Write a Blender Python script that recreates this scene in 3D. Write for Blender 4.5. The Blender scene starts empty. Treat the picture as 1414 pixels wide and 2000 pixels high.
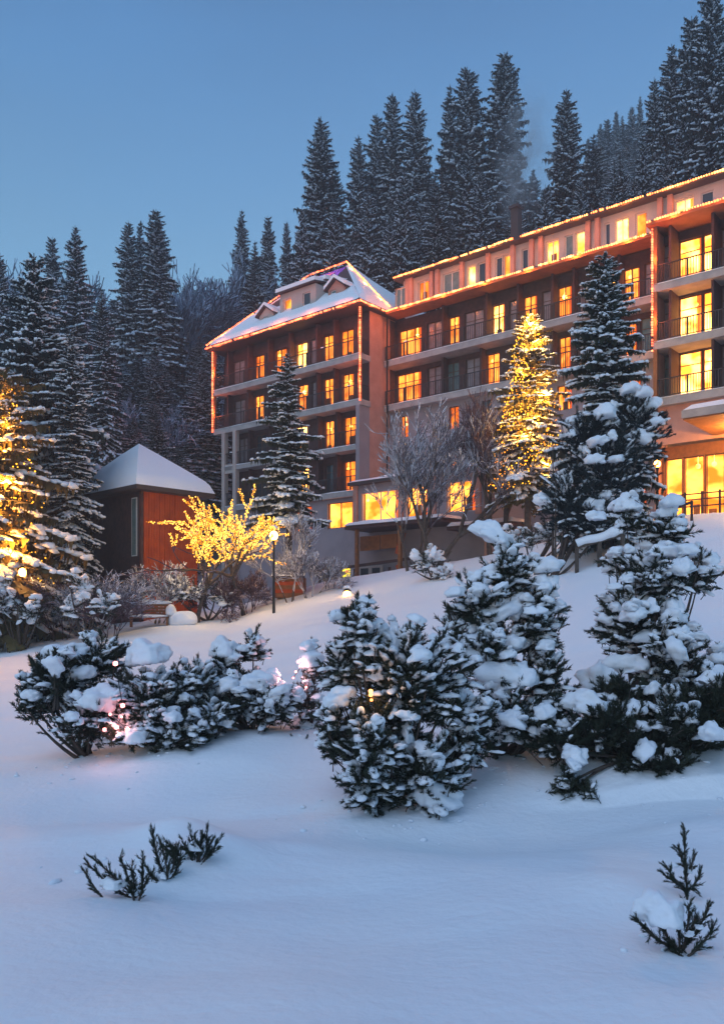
import bpy, math, random
import numpy as np
from math import radians, sin, cos, pi, sqrt
random.seed(7)
RNG = np.random.default_rng(7)
SC = bpy.context.scene
COL = SC.collection

# ---------------------------------------------------------------- camera, sky, sun, exposure
F = 1660.0          # focal length in pixels of the 1414 x 2000 picture
HOR = 1210.0        # horizon row
cam = bpy.data.cameras.new('camera')
cam_o = bpy.data.objects.new('camera', cam); COL.objects.link(cam_o); SC.camera = cam_o
cam_o.location = (0, 0, 0); cam_o.rotation_euler = (pi/2, 0, 0)
cam.sensor_fit = 'VERTICAL'; cam.sensor_height = 36; cam.lens = 36*F/2000; cam.shift_y = 0.105
cam.clip_start = 0.1; cam.clip_end = 3000

SC.view_settings.view_transform = 'Standard'; SC.view_settings.look = 'None'
SC.view_settings.gamma = 1; SC.view_settings.use_curve_mapping = False
SC.view_settings.exposure = 0.80
SC.render.film_transparent = False
SC.cycles.use_denoising = True
SC.cycles.max_bounces = 6; SC.cycles.diffuse_bounces = 3; SC.cycles.glossy_bounces = 2
SC.cycles.transmission_bounces = 4; SC.cycles.volume_bounces = 0; SC.cycles.transparent_max_bounces = 8
SC.cycles.sample_clamp_indirect = 3; SC.cycles.caustics_reflective = False; SC.cycles.caustics_refractive = False
try:
    SC.cycles.volume_step_rate = 2.0; SC.cycles.volume_max_steps = 128
except Exception:
    pass

SUN_EL, SUN_AZ = radians(8), radians(200)
w = bpy.data.worlds.new('World'); SC.world = w; w.use_nodes = True
nt = w.node_tree; bg = nt.nodes['Background']
sky = nt.nodes.new('ShaderNodeTexSky'); sky.sky_type = 'NISHITA'; sky.sun_disc = False
sky.sun_elevation = SUN_EL; sky.sun_rotation = SUN_AZ
sky.ozone_density = 3.6; sky.air_density = 1; sky.dust_density = 1.2; sky.altitude = 100
# thin high veil of cloud: even, only slightly patchy
tc = nt.nodes.new('ShaderNodeTexCoord'); mp = nt.nodes.new('ShaderNodeMapping'); mp.inputs['Scale'].default_value = (1, 1, 4)
nz = nt.nodes.new('ShaderNodeTexNoise'); nz.inputs['Scale'].default_value = 1.6; nz.inputs['Detail'].default_value = 4; nz.inputs['Roughness'].default_value = .5
mr = nt.nodes.new('ShaderNodeMapRange'); mr.inputs['From Min'].default_value = .35; mr.inputs['From Max'].default_value = .75
mr.inputs['To Min'].default_value = .0; mr.inputs['To Max'].default_value = .50
mx = nt.nodes.new('ShaderNodeMix'); mx.data_type = 'RGBA'
mx.inputs[7].default_value = (.50, 1.45, 3.15, 1)
nt.links.new(tc.outputs['Generated'], mp.inputs[0]); nt.links.new(mp.outputs[0], nz.inputs['Vector'])
nt.links.new(nz.outputs['Fac'], mr.inputs['Value']); nt.links.new(mr.outputs[0], mx.inputs[0])
nt.links.new(sky.outputs[0], mx.inputs[6])
# the air is thicker and paler towards the horizon all round
sz = nt.nodes.new('ShaderNodeSeparateXYZ'); hr_ = nt.nodes.new('ShaderNodeMapRange'); hr_.interpolation_type = 'SMOOTHSTEP'
hr_.inputs['From Min'].default_value = .62; hr_.inputs['From Max'].default_value = .18; hr_.inputs['To Min'].default_value = 0; hr_.inputs['To Max'].default_value = .75
mh = nt.nodes.new('ShaderNodeMix'); mh.data_type = 'RGBA'; mh.inputs[7].default_value = (1.32, 2.45, 3.35, 1)
nt.links.new(tc.outputs['Generated'], sz.inputs[0]); nt.links.new(sz.outputs['Z'], hr_.inputs['Value']); nt.links.new(hr_.outputs[0], mh.inputs[0])
nt.links.new(mx.outputs[2], mh.inputs[6]); nt.links.new(mh.outputs[2], bg.inputs[0])
bg.inputs[1].default_value = 0.135
sun = bpy.data.lights.new('sun', 'SUN'); sun.energy = 0.55; sun.angle = radians(50); sun.color = (.62, .76, 1.0)
sun_o = bpy.data.objects.new('sun', sun); COL.objects.link(sun_o)
# high soft skylight from behind the camera, over the left shoulder
sun_o.rotation_euler = (radians(38), 0, radians(-35))

# ---------------------------------------------------------------- helpers
class G:
    """collects triangles and quads as numpy blocks, builds one mesh"""
    def __init__(s): s.V = []; s.n = 0; s.B = []
    def add(s, v, f, m=0):
        v = np.asarray(v, float).reshape(-1, 3); f = np.asarray(f, np.int64)
        if f.ndim == 1: f = f.reshape(1, -1)
        s.V.append(v); s.B.append((f + s.n, m)); s.n += len(v)
    def box(s, x0, x1, y0, y1, z0, z1, m=0):
        v = [(x, y, z) for z in (z0, z1) for y in (y0, y1) for x in (x0, x1)]
        s.add(v, [(0, 2, 3, 1), (4, 5, 7, 6), (0, 1, 5, 4), (2, 6, 7, 3), (0, 4, 6, 2), (1, 3, 7, 5)], m)
    def quad(s, a, b, c, d, m=0): s.add([a, b, c, d], [(0, 1, 2, 3)], m)
    def bar(s, p, q, w=.05, h=.05, m=0):
        p = np.array(p, float); q = np.array(q, float); d = q-p; d /= np.linalg.norm(d)+1e-9
        up = np.array((0, 0, 1.)) if abs(d[2]) < .95 else np.array((1., 0, 0))
        a = np.cross(d, up); a /= np.linalg.norm(a); b = np.cross(a, d)
        v = [e+sx*a*w/2+sy*b*h/2 for e in (p, q) for sx, sy in ((-1, -1), (1, -1), (1, 1), (-1, 1))]
        s.add(v, [(0, 1, 5, 4), (1, 2, 6, 5), (2, 3, 7, 6), (3, 0, 4, 7), (3, 2, 1, 0), (4, 5, 6, 7)], m)
    def segs(s, P, Q, R0, R1, n=3, m=0):
        """many tapered tubes at once"""
        P = np.asarray(P, float); Q = np.asarray(Q, float); R0 = np.asarray(R0, float); R1 = np.asarray(R1, float)
        D = Q-P; D /= np.linalg.norm(D, axis=1, keepdims=True)+1e-9
        up = np.where(np.abs(D[:, 2:3]) < .9, np.array([[0, 0, 1.]]), np.array([[1., 0, 0]]))
        A = np.cross(D, up); A /= np.linalg.norm(A, axis=1, keepdims=True); Bv = np.cross(A, D)
        k = len(P); vs = []
        for E, R in ((P, R0), (Q, R1)):
            for i in range(n):
                a = 2*pi*i/n
                vs.append(E+(A*cos(a)+Bv*sin(a))*R[:, None])
        v = np.stack(vs, 1).reshape(-1, 3); base = (np.arange(k)*2*n)[:, None]
        for i in range(n):
            j = (i+1) % n
            f = np.concatenate([base+i, base+j, base+n+j, base+n+i], 1)
            s.B.append((f+s.n, m))
        s.V.append(v); s.n += len(v)
    def path(s, pts, rad, n=8, m=0):
        """a smooth tube with shared rings"""
        pts = np.asarray(pts, float); k = len(pts); T = np.gradient(pts, axis=0); T /= np.linalg.norm(T, axis=1, keepdims=True)+1e-9
        vs = []
        for i in range(k):
            up = np.array((0, 1., 0)) if abs(T[i][2]) > .7 else np.array((0, 0, 1.))
            a = np.cross(T[i], up); a /= np.linalg.norm(a); b = np.cross(a, T[i])
            for j in range(n):
                an = 2*pi*j/n; vs.append(pts[i]+(a*cos(an)+b*sin(an))*rad[i])
        f = [(i*n+j, i*n+(j+1) % n, (i+1)*n+(j+1) % n, (i+1)*n+j) for i in range(k-1) for j in range(n)]
        s.add(vs, f, m); s.add(vs[-n:], [tuple(range(n))], m) if n in (3, 4) else None
    def inst(s, pv, blocks, M, T):
        """copy a prototype (verts, [(faces, mat)]) by matrices M (k,3,3) and offsets T (k,3)"""
        pv = np.asarray(pv, float); k = len(T); nv = len(pv)
        v = np.einsum('kij,nj->kni', M, pv)+T[:, None, :]
        off = (np.arange(k)*nv+s.n)[:, None, None]
        for f, m in blocks:
            f = np.asarray(f, np.int64); s.B.append(((f[None]+off).reshape(-1, f.shape[1]), m))
        s.V.append(v.reshape(-1, 3)); s.n += k*nv
    def arrays(s): return np.concatenate(s.V), s.B
    def build(s, name, mats, parent=None, smooth=False, loc=None):
        me = bpy.data.meshes.new(name)
        v = np.concatenate(s.V).astype(np.float32)
        loops = np.concatenate([f.ravel() for f, m in s.B]); tot = np.concatenate([np.full(len(f), f.shape[1]) for f, m in s.B])
        mi = np.concatenate([np.full(len(f), m) for f, m in s.B])
        me.vertices.add(len(v)); me.vertices.foreach_set('co', v.ravel())
        me.loops.add(len(loops)); me.loops.foreach_set('vertex_index', loops.astype(np.int32))
        me.polygons.add(len(tot)); st = np.concatenate([[0], np.cumsum(tot)[:-1]])
        me.polygons.foreach_set('loop_start', st.astype(np.int32)); me.polygons.foreach_set('loop_total', tot.astype(np.int32))
        me.polygons.foreach_set('material_index', mi.astype(np.int32))
        me.polygons.foreach_set('use_smooth', np.full(len(tot), smooth))
        if not isinstance(mats, (list, tuple)): mats = [mats]
        for m in mats: me.materials.append(m)
        me.update(calc_edges=True)
        o = bpy.data.objects.new(name, me); COL.objects.link(o)
        if parent is not None: o.parent = parent
        if loc is not None: o.location = loc
        return o

def tag(o, label=None, cat=None, group=None, kind=None):
    if label: o['label'] = label
    if cat: o['category'] = cat
    if group: o['group'] = group
    if kind: o['kind'] = kind
    return o
def empty(name, loc, rz=0, **k):
    o = bpy.data.objects.new(name, None); COL.objects.link(o); o.location = loc; o.rotation_euler = (0, 0, rz)
    o.empty_display_size = .3
    return tag(o, **k)
def copy_tree(root, loc, rz=0, sc=(1, 1, 1), **k):
    kids = [c for c in KIDS.get(root.name, [])]
    r = root.copy(); COL.objects.link(r); r.location = loc; r.rotation_euler = (0, 0, rz); r.scale = sc
    for c in kids:
        d = c.copy(); COL.objects.link(d); d.parent = r
    tag(r, **k); return r
KIDS = {}

# value noise in numpy
def _h(ix, iy, iz, seed):
    n = (ix*374761393+iy*668265263+iz*2147483647+seed*974634777) & 0xffffffff
    n = ((n ^ (n >> 13))*1274126177) & 0xffffffff
    return ((n ^ (n >> 16)) & 0xffff)/65535.0
def vn(p, seed=0):
    p = np.asarray(p, float); i = np.floor(p).astype(np.int64); f = p-i; f = f*f*(3-2*f); r = 0
    for a in (0, 1):
        for b in (0, 1):
            for c in (0, 1):
                wt = (f[..., 0] if a else 1-f[..., 0])*(f[..., 1] if b else 1-f[..., 1])*(f[..., 2] if c else 1-f[..., 2])
                r = r+wt*_h(i[..., 0]+a, i[..., 1]+b, i[..., 2]+c, seed)
    return r*2-1
def vn2(x, y, sc, seed=0):
    x = np.asarray(x, float); y = np.asarray(y, float)
    return vn(np.stack([x/sc, y/sc, np.zeros_like(x)+.37], -1), seed)

def ico(sub):
    t = (1+sqrt(5))/2
    v = [(-1, t, 0), (1, t, 0), (-1, -t, 0), (1, -t, 0), (0, -1, t), (0, 1, t), (0, -1, -t), (0, 1, -t), (t, 0, -1), (t, 0, 1), (-t, 0, -1), (-t, 0, 1)]
    f = [(0, 11, 5), (0, 5, 1), (0, 1, 7), (0, 7, 10), (0, 10, 11), (1, 5, 9), (5, 11, 4), (11, 10, 2), (10, 7, 6), (7, 1, 8),
         (3, 9, 4), (3, 4, 2), (3, 2, 6), (3, 6, 8), (3, 8, 9), (4, 9, 5), (2, 4, 11), (6, 2, 10), (8, 6, 7), (9, 8, 1)]
    v = [np.array(a)/np.linalg.norm(a) for a in v]
    for _ in range(sub):
        c = {}; nf = []
        def mid(a, b):
            k = (min(a, b), max(a, b))
            if k not in c:
                m = v[a]+v[b]; v.append(m/np.linalg.norm(m)); c[k] = len(v)-1
            return c[k]
        for a, b, d in f:
            x, y, z = mid(a, b), mid(b, d), mid(d, a); nf += [(a, x, z), (b, y, x), (d, z, y), (x, y, z)]
        f = nf
    return np.array(v), np.array(f)
ICO = [ico(0), ico(1), ico(2), ico(3)]
def lump(sub, seed, flat=-.3, amp=.28):
    v, f = ICO[sub]; v = v.copy(); n = vn(v*1.6+seed*7.3, seed); v *= (1+amp*n)[:, None]
    v[:, 2] = np.maximum(v[:, 2], flat); return v, f

def frames(D, roll=0):
    """rotation matrices with local x along D and local z as close to up as possible"""
    D = D/(np.linalg.norm(D, axis=1, keepdims=True)+1e-9)
    up = np.where(np.abs(D[:, 2:3]) < .97, np.array([[0, 0, 1.]]), np.array([[0, 1., 0]]))
    Y = np.cross(up, D); Y /= np.linalg.norm(Y, axis=1, keepdims=True); Z = np.cross(D, Y)
    return np.stack([D, Y, Z], 2)
def scl(M, s):
    s = np.asarray(s, float)
    if s.ndim == 1: s = s[:, None]*np.ones(3)
    return M*s[:, None, :]
def rotz(a):
    c, s = np.cos(a), np.sin(a); z = np.zeros_like(c); o = np.ones_like(c)
    return np.stack([np.stack([c, -s, z], 1), np.stack([s, c, z], 1), np.stack([z, z, o], 1)], 1)
def wp(x, y, d):
    """world point seen at photo pixel (x, y) at depth d"""
    return np.array(((x-707)/F*d, d, (HOR-y)/F*d))

# ---------------------------------------------------------------- materials
def mat(name, col, col2=None, rough=.8, scale=3., bump=0., bscale=30., spec=.3, metal=0., coat=0., detail=4):
    m = bpy.data.materials.new(name); m.use_nodes = True; t = m.node_tree; b = t.nodes['Principled BSDF']
    b.inputs['Roughness'].default_value = rough; b.inputs['Specular IOR Level'].default_value = spec; b.inputs['Metallic'].default_value = metal
    b.inputs['Base Color'].default_value = (*col, 1)
    if col2 is not None or bump:
        c = t.nodes.new('ShaderNodeTexCoord')
    if col2 is not None:
        n = t.nodes.new('ShaderNodeTexNoise'); n.inputs['Scale'].default_value = scale; n.inputs['Detail'].default_value = detail
        r = t.nodes.new('ShaderNodeMapRange'); r.inputs['From Min'].default_value = .35; r.inputs['From Max'].default_value = .65
        x = t.nodes.new('ShaderNodeMix'); x.data_type = 'RGBA'; x.inputs[6].default_value = (*col, 1); x.inputs[7].default_value = (*col2, 1)
        t.links.new(c.outputs['Object'], n.inputs['Vector']); t.links.new(n.outputs['Fac'], r.inputs['Value'])
        t.links.new(r.outputs[0], x.inputs[0]); t.links.new(x.outputs[2], b.inputs['Base Color'])
    if bump:
        n2 = t.nodes.new('ShaderNodeTexNoise'); n2.inputs['Scale'].default_value = bscale; n2.inputs['Detail'].default_value = 5
        u = t.nodes.new('ShaderNodeBump'); u.inputs['Strength'].default_value = bump; u.inputs['Distance'].default_value = .05
        t.links.new(c.outputs['Object'], n2.inputs['Vector']); t.links.new(n2.outputs['Fac'], u.inputs['Height']); t.links.new(u.outputs[0], b.inputs['Normal'])
    return m
def emit(name, c1, c2, s=1., scale=1.2, sv=(1, 1, 1)):
    """lit window / lamp: two tones of light in soft patches"""
    m = bpy.data.materials.new(name); m.use_nodes = True; t = m.node_tree; t.nodes.clear()
    o = t.nodes.new('ShaderNodeOutputMaterial'); e = t.nodes.new('ShaderNodeEmission'); e.inputs[1].default_value = s
    c = t.nodes.new('ShaderNodeTexCoord'); mp = t.nodes.new('ShaderNodeMapping'); mp.inputs['Scale'].default_value = sv
    n = t.nodes.new('ShaderNodeTexNoise'); n.inputs['Scale'].default_value = scale; n.inputs['Detail'].default_value = 2
    r = t.nodes.new('ShaderNodeMapRange'); r.inputs['From Min'].default_value = .38; r.inputs['From Max'].default_value = .62
    x = t.nodes.new('ShaderNodeMix'); x.data_type = 'RGBA'; x.inputs[6].default_value = (*c1, 1); x.inputs[7].default_value = (*c2, 1)
    t.links.new(c.outputs['Object'], mp.inputs[0]); t.links.new(mp.outputs[0], n.inputs['Vector']); t.links.new(n.outputs['Fac'], r.inputs['Value'])
    t.links.new(r.outputs[0], x.inputs[0]); t.links.new(x.outputs[2], e.inputs[0]); t.links.new(e.outputs[0], o.inputs[0])
    return m
def frosty(name, dark, lo=.0, hi=.45, white=(.62, .66, .72), rough=.85):
    """bark or twigs with rime and snow lying on their upper sides"""
    m = bpy.data.materials.new(name); m.use_nodes = True; t = m.node_tree; b = t.nodes['Principled BSDF']; b.inputs['Roughness'].default_value = rough
    g = t.nodes.new('ShaderNodeNewGeometry'); s = t.nodes.new('ShaderNodeSeparateXYZ'); r = t.nodes.new('ShaderNodeMapRange')
    c = t.nodes.new('ShaderNodeTexCoord'); n = t.nodes.new('ShaderNodeTexNoise'); n.inputs['Scale'].default_value = 2.5; n.inputs['Detail'].default_value = 3
    a = t.nodes.new('ShaderNodeMath'); a.operation = 'MULTIPLY_ADD'; a.inputs[1].default_value = 1.2
    a2 = t.nodes.new('ShaderNodeMath'); a2.operation = 'SUBTRACT'; a2.inputs[1].default_value = .6
    r.inputs['From Min'].default_value = lo; r.inputs['From Max'].default_value = hi
    x = t.nodes.new('ShaderNodeMix'); x.data_type = 'RGBA'; x.inputs[6].default_value = (*dark, 1); x.inputs[7].default_value = (*white, 1)
    t.links.new(g.outputs['Normal'], s.inputs[0]); t.links.new(c.outputs['Object'], n.inputs['Vector'])
    t.links.new(n.outputs['Fac'], a.inputs[0]); t.links.new(s.outputs['Z'], a.inputs[2]); t.links.new(a.outputs[0], a2.inputs[0])
    t.links.new(a2.outputs[0], r.inputs['Value']); t.links.new(r.outputs[0], x.inputs[0]); t.links.new(x.outputs[2], b.inputs['Base Color'])
    return m

M = {}
M['snow'] = mat('snow', (.80, .83, .88), (.84, .86, .89), rough=.65, scale=.6, bump=.35, bscale=9, spec=.25)
M['snow_pad'] = mat('snow_on_branches', (.80, .82, .86), (.74, .77, .83), rough=.7, scale=4, bump=.3, bscale=14, spec=.2)
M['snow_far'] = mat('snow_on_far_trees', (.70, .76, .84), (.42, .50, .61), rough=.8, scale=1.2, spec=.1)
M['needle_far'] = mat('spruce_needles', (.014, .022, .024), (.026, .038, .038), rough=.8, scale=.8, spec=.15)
M['needle'] = mat('pine_needles', (.020, .028, .018), (.042, .048, .028), rough=.65, scale=6, spec=.25)
M['needle_glow_tint'] = mat('needles_tinted_by_bulb_glow', (.13, .085, .03), (.09, .08, .03), rough=.7, scale=5, spec=.2)  # lighter and golden: glow of the bulbs put into the needle colour
M['needle_brown'] = mat('brown_green_needles', (.075, .04, .03), (.045, .045, .03), rough=.7, scale=6, spec=.2)
M['bark'] = mat('bark', (.060, .042, .034), (.10, .075, .06), rough=.9, scale=8, bump=.6, bscale=25)
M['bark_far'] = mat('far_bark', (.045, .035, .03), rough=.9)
M['frost_twig'] = frosty('frosted_twigs', (.085, .075, .095), lo=-.35, hi=.45, white=(.66, .68, .76))
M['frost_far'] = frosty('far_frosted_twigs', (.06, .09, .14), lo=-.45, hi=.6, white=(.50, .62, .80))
M['frost_brown'] = frosty('brown_twigs_with_rime', (.085, .045, .055), lo=.2, hi=1., white=(.45, .38, .46))
M['plaster'] = mat('salmon_plaster', (.52, .27, .21), (.44, .22, .17), rough=.9, scale=1.5, bump=.1)
M['plaster_grey'] = mat('grey_plaster', (.30, .26, .28), (.25, .22, .24), rough=.9, scale=1.0, bump=.1)
M['plaster_pale'] = mat('pale_plaster', (.46, .40, .36), (.38, .33, .31), rough=.9, scale=1.0, bump=.1)
M['timber'] = mat('dark_brown_timber', (.052, .028, .030), (.085, .042, .040), rough=.75, scale=4, bump=.2)
M['wood_warm'] = mat('warm_brown_boards', (.28, .11, .04), (.20, .08, .03), rough=.7, scale=5, bump=.2)
M['stain'] = mat('orange_stained_boards', (.46, .075, .012), (.36, .055, .010), rough=.75, scale=2, bump=.15)
M['concrete'] = mat('balcony_concrete', (.40, .37, .36), (.30, .28, .28), rough=.85, scale=2, bump=.1)
M['rail'] = mat('dark_railing_paint', (.035, .03, .032), rough=.6)
M['frame'] = mat('brown_window_frame', (.10, .05, .03), rough=.6)
M['frame_white'] = mat('white_window_frame', (.6, .6, .58), rough=.5)
M['glass_dark'] = mat('unlit_glass', (.04, .05, .06), rough=.08, spec=.8)
M['glass_curtain'] = mat('unlit_glass_with_net', (.22, .17, .18), (.30, .25, .26), rough=.2, scale=2.5, spec=.6)
M['glass_teal'] = mat('unlit_glass_with_teal_blind', (.10, .16, .16), (.16, .22, .22), rough=.2, scale=2.5, spec=.6)
M['slate'] = mat('roof_sheet', (.06, .045, .045), rough=.7)
M['iron'] = mat('black_iron', (.02, .02, .022), rough=.5, metal=.4)
M['soffit'] = mat('soffit_boards', (.36, .13, .06), (.28, .10, .045), rough=.75, scale=3)
M['lit_yellow'] = emit('lit_window_yellow', (2.3, .56, .07), (1.05, .20, .010), 1., 1.6, (1, 1, .8))
M['lit_orange'] = emit('lit_window_orange', (1.6, .33, .025), (.68, .105, .005), 1., 1.6, (1, 1, .8))
M['lit_bright'] = emit('lit_window_bright', (6.0, 2.7, .55), (2.4, .62, .05), 1., 1.0, (1, 1, 1.3))
M['lit_lobby'] = emit('lit_lobby', (3.4, 1.1, .14), (1.2, .26, .014), 1., .8, (1, 1, 1.4))
M['lit_acid'] = emit('lit_window_lemon', (1.7, 1.25, .02), (1.4, .9, .02), 1., 2)
M['bulb_amber'] = emit('amber_string_bulbs', (3.0, .55, .20), (2.2, .22, .09), 1.5, 1.5)
M['bulb_gold'] = emit('gold_string_bulbs', (3.0, 1.05, .28), (2.5, .42, .11), 1.6, 1.5)
M['bulb_yellow'] = emit('yellow_tree_bulbs', (2.4, 1.05, .06), (1.3, .36, .015), 1.4, .9)
M['bulb_pale'] = emit('pale_yellow_tree_bulbs', (2.4, 1.15, .17), (1.1, .33, .014), .95, 3.0)
M['bulb_violet'] = emit('violet_string_bulbs', (.30, .10, .75), (.16, .06, .5), 1.0, 1.5)
M['bulb_pink'] = emit('pink_fairy_bulbs', (3.0, .9, .8), (2.4, .5, .5), 2., 1.5)
M['lamp_glow'] = emit('lamp_glass_glow', (9, 4.0, .8), (9, 3.6, .7), 1.3)
def translucent(name, col):
    m = bpy.data.materials.new(name); m.use_nodes = True; t = m.node_tree; t.nodes.clear(); o = t.nodes.new('ShaderNodeOutputMaterial')
    a = t.nodes.new('ShaderNodeBsdfTranslucent'); b = t.nodes.new('ShaderNodeBsdfDiffuse'); x = t.nodes.new('ShaderNodeMixShader'); x.inputs[0].default_value = .35
    a.inputs[0].default_value = (*col, 1); b.inputs[0].default_value = (*col, 1)
    t.links.new(a.outputs[0], x.inputs[1]); t.links.new(b.outputs[0], x.inputs[2]); t.links.new(x.outputs[0], o.inputs[0]); return m
M['curtain'] = translucent('curtain_cloth', (.75, .30, .12))

# ---------------------------------------------------------------- ground
CX = [-1500, 0, 150, 300, 450, 640, 700, 800, 1000, 1200, 1290, 1414, 3000]
CY = [1250, 1240, 1226, 1208, 1190, 1140, 1130, 1106, 1070, 1030, 1008, 1000, 960]
CD = [48, 46, 46, 45, 46.5, 46.5, 46, 44, 41, 37, 34, 32, 30]
def _par(X, Y):
    px = 707+F*np.clip(X/np.maximum(Y, 3.), -1.4, 1.4)
    e = (HOR-np.interp(px, CX, CY))/F; dc = np.interp(px, CX, CD)
    return px, e, dc
def hill(X, Y):
    """mountainside behind the hotel"""
    px = 707+F*np.clip(X/np.maximum(Y, 3.), -1.2, 1.2)
    k = np.interp(px, [-400, 0, 400, 700, 1000, 1414, 2200], [.30, .42, .55, .72, .82, .92, .9])
    y0 = np.interp(px, [-400, 0, 300, 450, 700, 1000, 1414, 2200], [44, 46, 50, 60, 66, 60, 52, 48])
    d = np.maximum(Y-y0, 0); d = np.where(d > 62, 62+(d-62)*.12, d)
    return k*np.where(d < 6, d*d/12, d-3)
def ground0(X, Y):
    X = np.asarray(X, float); Y = np.asarray(Y, float)
    px, e, dc = _par(X, Y)
    zn = -2.02-.065*np.clip(Y, -5, 12)+.02*np.clip(X, -3, 4)
    z12 = -2.8+.02*np.clip(X, -3, 4)+.25*np.clip((px-1000)/400, 0, 1)
    w_ = np.clip((Y-12)/(dc-12), 0, 1); zc = e*dc
    zm = z12+(zc-z12)*w_**1.12
    z = np.where(Y < 12, zn, zm)
    return np.where(Y > dc, zc+hill(X, Y), z)
MOUNDS = []      # (x, y, radius, height)
def ground(X, Y):
    X = np.asarray(X, float); Y = np.asarray(Y, float)
    z = ground0(X, Y)
    far = np.clip((Y-6)/40, .25, 1)
    z = z+vn2(X+3, Y, 7.5, 1)*.24*far+vn2(X+.3*Y, Y*.8, 2.6, 2)*.11+vn2(X*.7+.5*Y, Y*1.5, 1.1, 3)*.036+vn2(X*.8, Y*1.6, .42, 7)*.010*(Y < 20)+np.abs(vn2(X*.6+.35*Y, Y*1.8, 1.9, 11))*.05*(Y < 26)+vn2(X, Y, 22, 5)*.3*np.clip((Y-55)/20, 0, 1)*3
    for mx_, my_, r_, h_ in MOUNDS:
        z = z+h_*np.exp(-((X-mx_)**2+((Y-my_))**2)/(r_*r_))
    return z
MOUNDS += [(-3.35, 15.6, 2.2, .22), (-2.0, 15.9, 2.2, .18), (.6, 12.3, 1.5, .22), (3.0, 13.6, 2.2, .22), (5.2, 13.4, 2.4, .22), (-2.0, 8.75, .45, .16), (-1.62, 9.3, .55, .30),
           (2.35, 7.6, .5, .10), (1.1, 10.6, 1.4, -.2), (3.0, 11.2, 1.5, -.2), (-4.0, 13.2, 1.3, -.14), (2.0, 8.2, 1.3, .13), (-2.8, 6.5, 1.2, .12), (0., 7.5, 1.1, -.10), (-.6, 5.2, .8, .08), (2.9, 4.9, .8, -.05), (-2.15, 10.3, .55, .26), (-.9, 9.9, .6, .12), (-3.2, 10.5, 1.2, .15), (1.2, 6.2, .9, .07), (-1.6, 7.6, .7, -.07), (.3, 9.4, .9, .10), (4.4, 10.2, 1.0, .15)]
def gz(x, y): return float(ground(np.array([x], float), np.array([y], float))[0])
def build_ground():
    ys = [-14., -8, -4, -1]; y = 1.
    while y < 198:
        ys.append(y); y += max(.10, y*.011) if y < 60 else y*.02
    ys = np.array(ys); nx = 420
    ts = np.linspace(-1, 1, nx); ts = np.sign(ts)*np.abs(ts)**1.5*.93
    T, Y = np.meshgrid(ts, ys); X = T*(np.maximum(Y, 0)+9)
    Z = ground(X, Y); v = np.stack([X, Y, Z], -1).reshape(-1, 3)
    r, c = len(ys), nx; i = np.arange(r-1)[:, None]*c+np.arange(c-1)[None]
    f = np.stack([i, i+1, i+c+1, i+c], -1).reshape(-1, 4)
    g = G(); g.add(v, f); o = g.build('snow_ground', M['snow'], smooth=True); tag(o, 'snow covered slope rising to the hotel and the wooded mountainside', kind='structure')
build_ground()

# ---------------------------------------------------------------- hotel (local x runs along the front, local y into the building)
ZB = 1.0
HO = np.array((1.44, 55.6)); UX, UY = cos(radians(40)), -sin(radians(40))
hotel = empty('hotel', (HO[0], HO[1], ZB), radians(-40), label='long lit grey and salmon mountain hotel with balconies and lights along its eaves', cat='hotel')
def S(x, v):
    """distance along the front at photo column x on the plane that lies v behind the main front"""
    t = (x-707)/F; return ((55.6+.766*v)*t-(1.44+.643*v))/(.766+.643*t)
def ZP(y, s, v): return (HOR-y)/F*(55.6+.766*v-.643*s)
def hw(s, v, z):
    """hotel local to world"""
    return np.array((HO[0]+UX*s-UY*v, HO[1]+UY*s+UX*v, z))
def hbox(g, s0, s1, v0, v1, z0, z1, m=0): g.box(s0, s1, v0, v1, z0-ZB, z1-ZB, m)
def part(name, g, m, parent=None, **k): return tag(g.build(name, m, parent or hotel), **k)
E_, S1, S2, S3, S4, S5 = 19.8, 16.85, 13.95, 11.1, 8.2, 5.2

def wall(name, s0, s1, z0, z1, v, ops, m, dep=.32):
    g = G(); ss = sorted({s0, s1, *[a for o in ops for a in o[:2] if s0 < a < s1]}); zs = sorted({z0, z1, *[a for o in ops for a in o[2:4] if z0 < a < z1]})
    for a, b in zip(ss, ss[1:]):
        for c, d in zip(zs, zs[1:]):
            ms, mz = (a+b)/2, (c+d)/2
            if any(o[0] < ms < o[1] and o[2] < mz < o[3] for o in ops): continue
            g.quad((a, v, c-ZB), (b, v, c-ZB), (b, v, d-ZB), (a, v, d-ZB))
    for a, b, c, d in [o[:4] for o in ops]:
        p = [(a, c), (b, c), (b, d), (a, d)]
        for (x0, y0), (x1, y1) in zip(p, p[1:]+p[:1]):
            g.quad((x0, v, y0-ZB), (x0, v+dep, y0-ZB), (x1, v+dep, y1-ZB), (x1, v, y1-ZB))
    return part(name, g, m)
LIT = {'y': 'lit_yellow', 'o': 'lit_orange', 'w': 'lit_bright', 'l': 'lit_lobby', 'a': 'lit_acid'}
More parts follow.
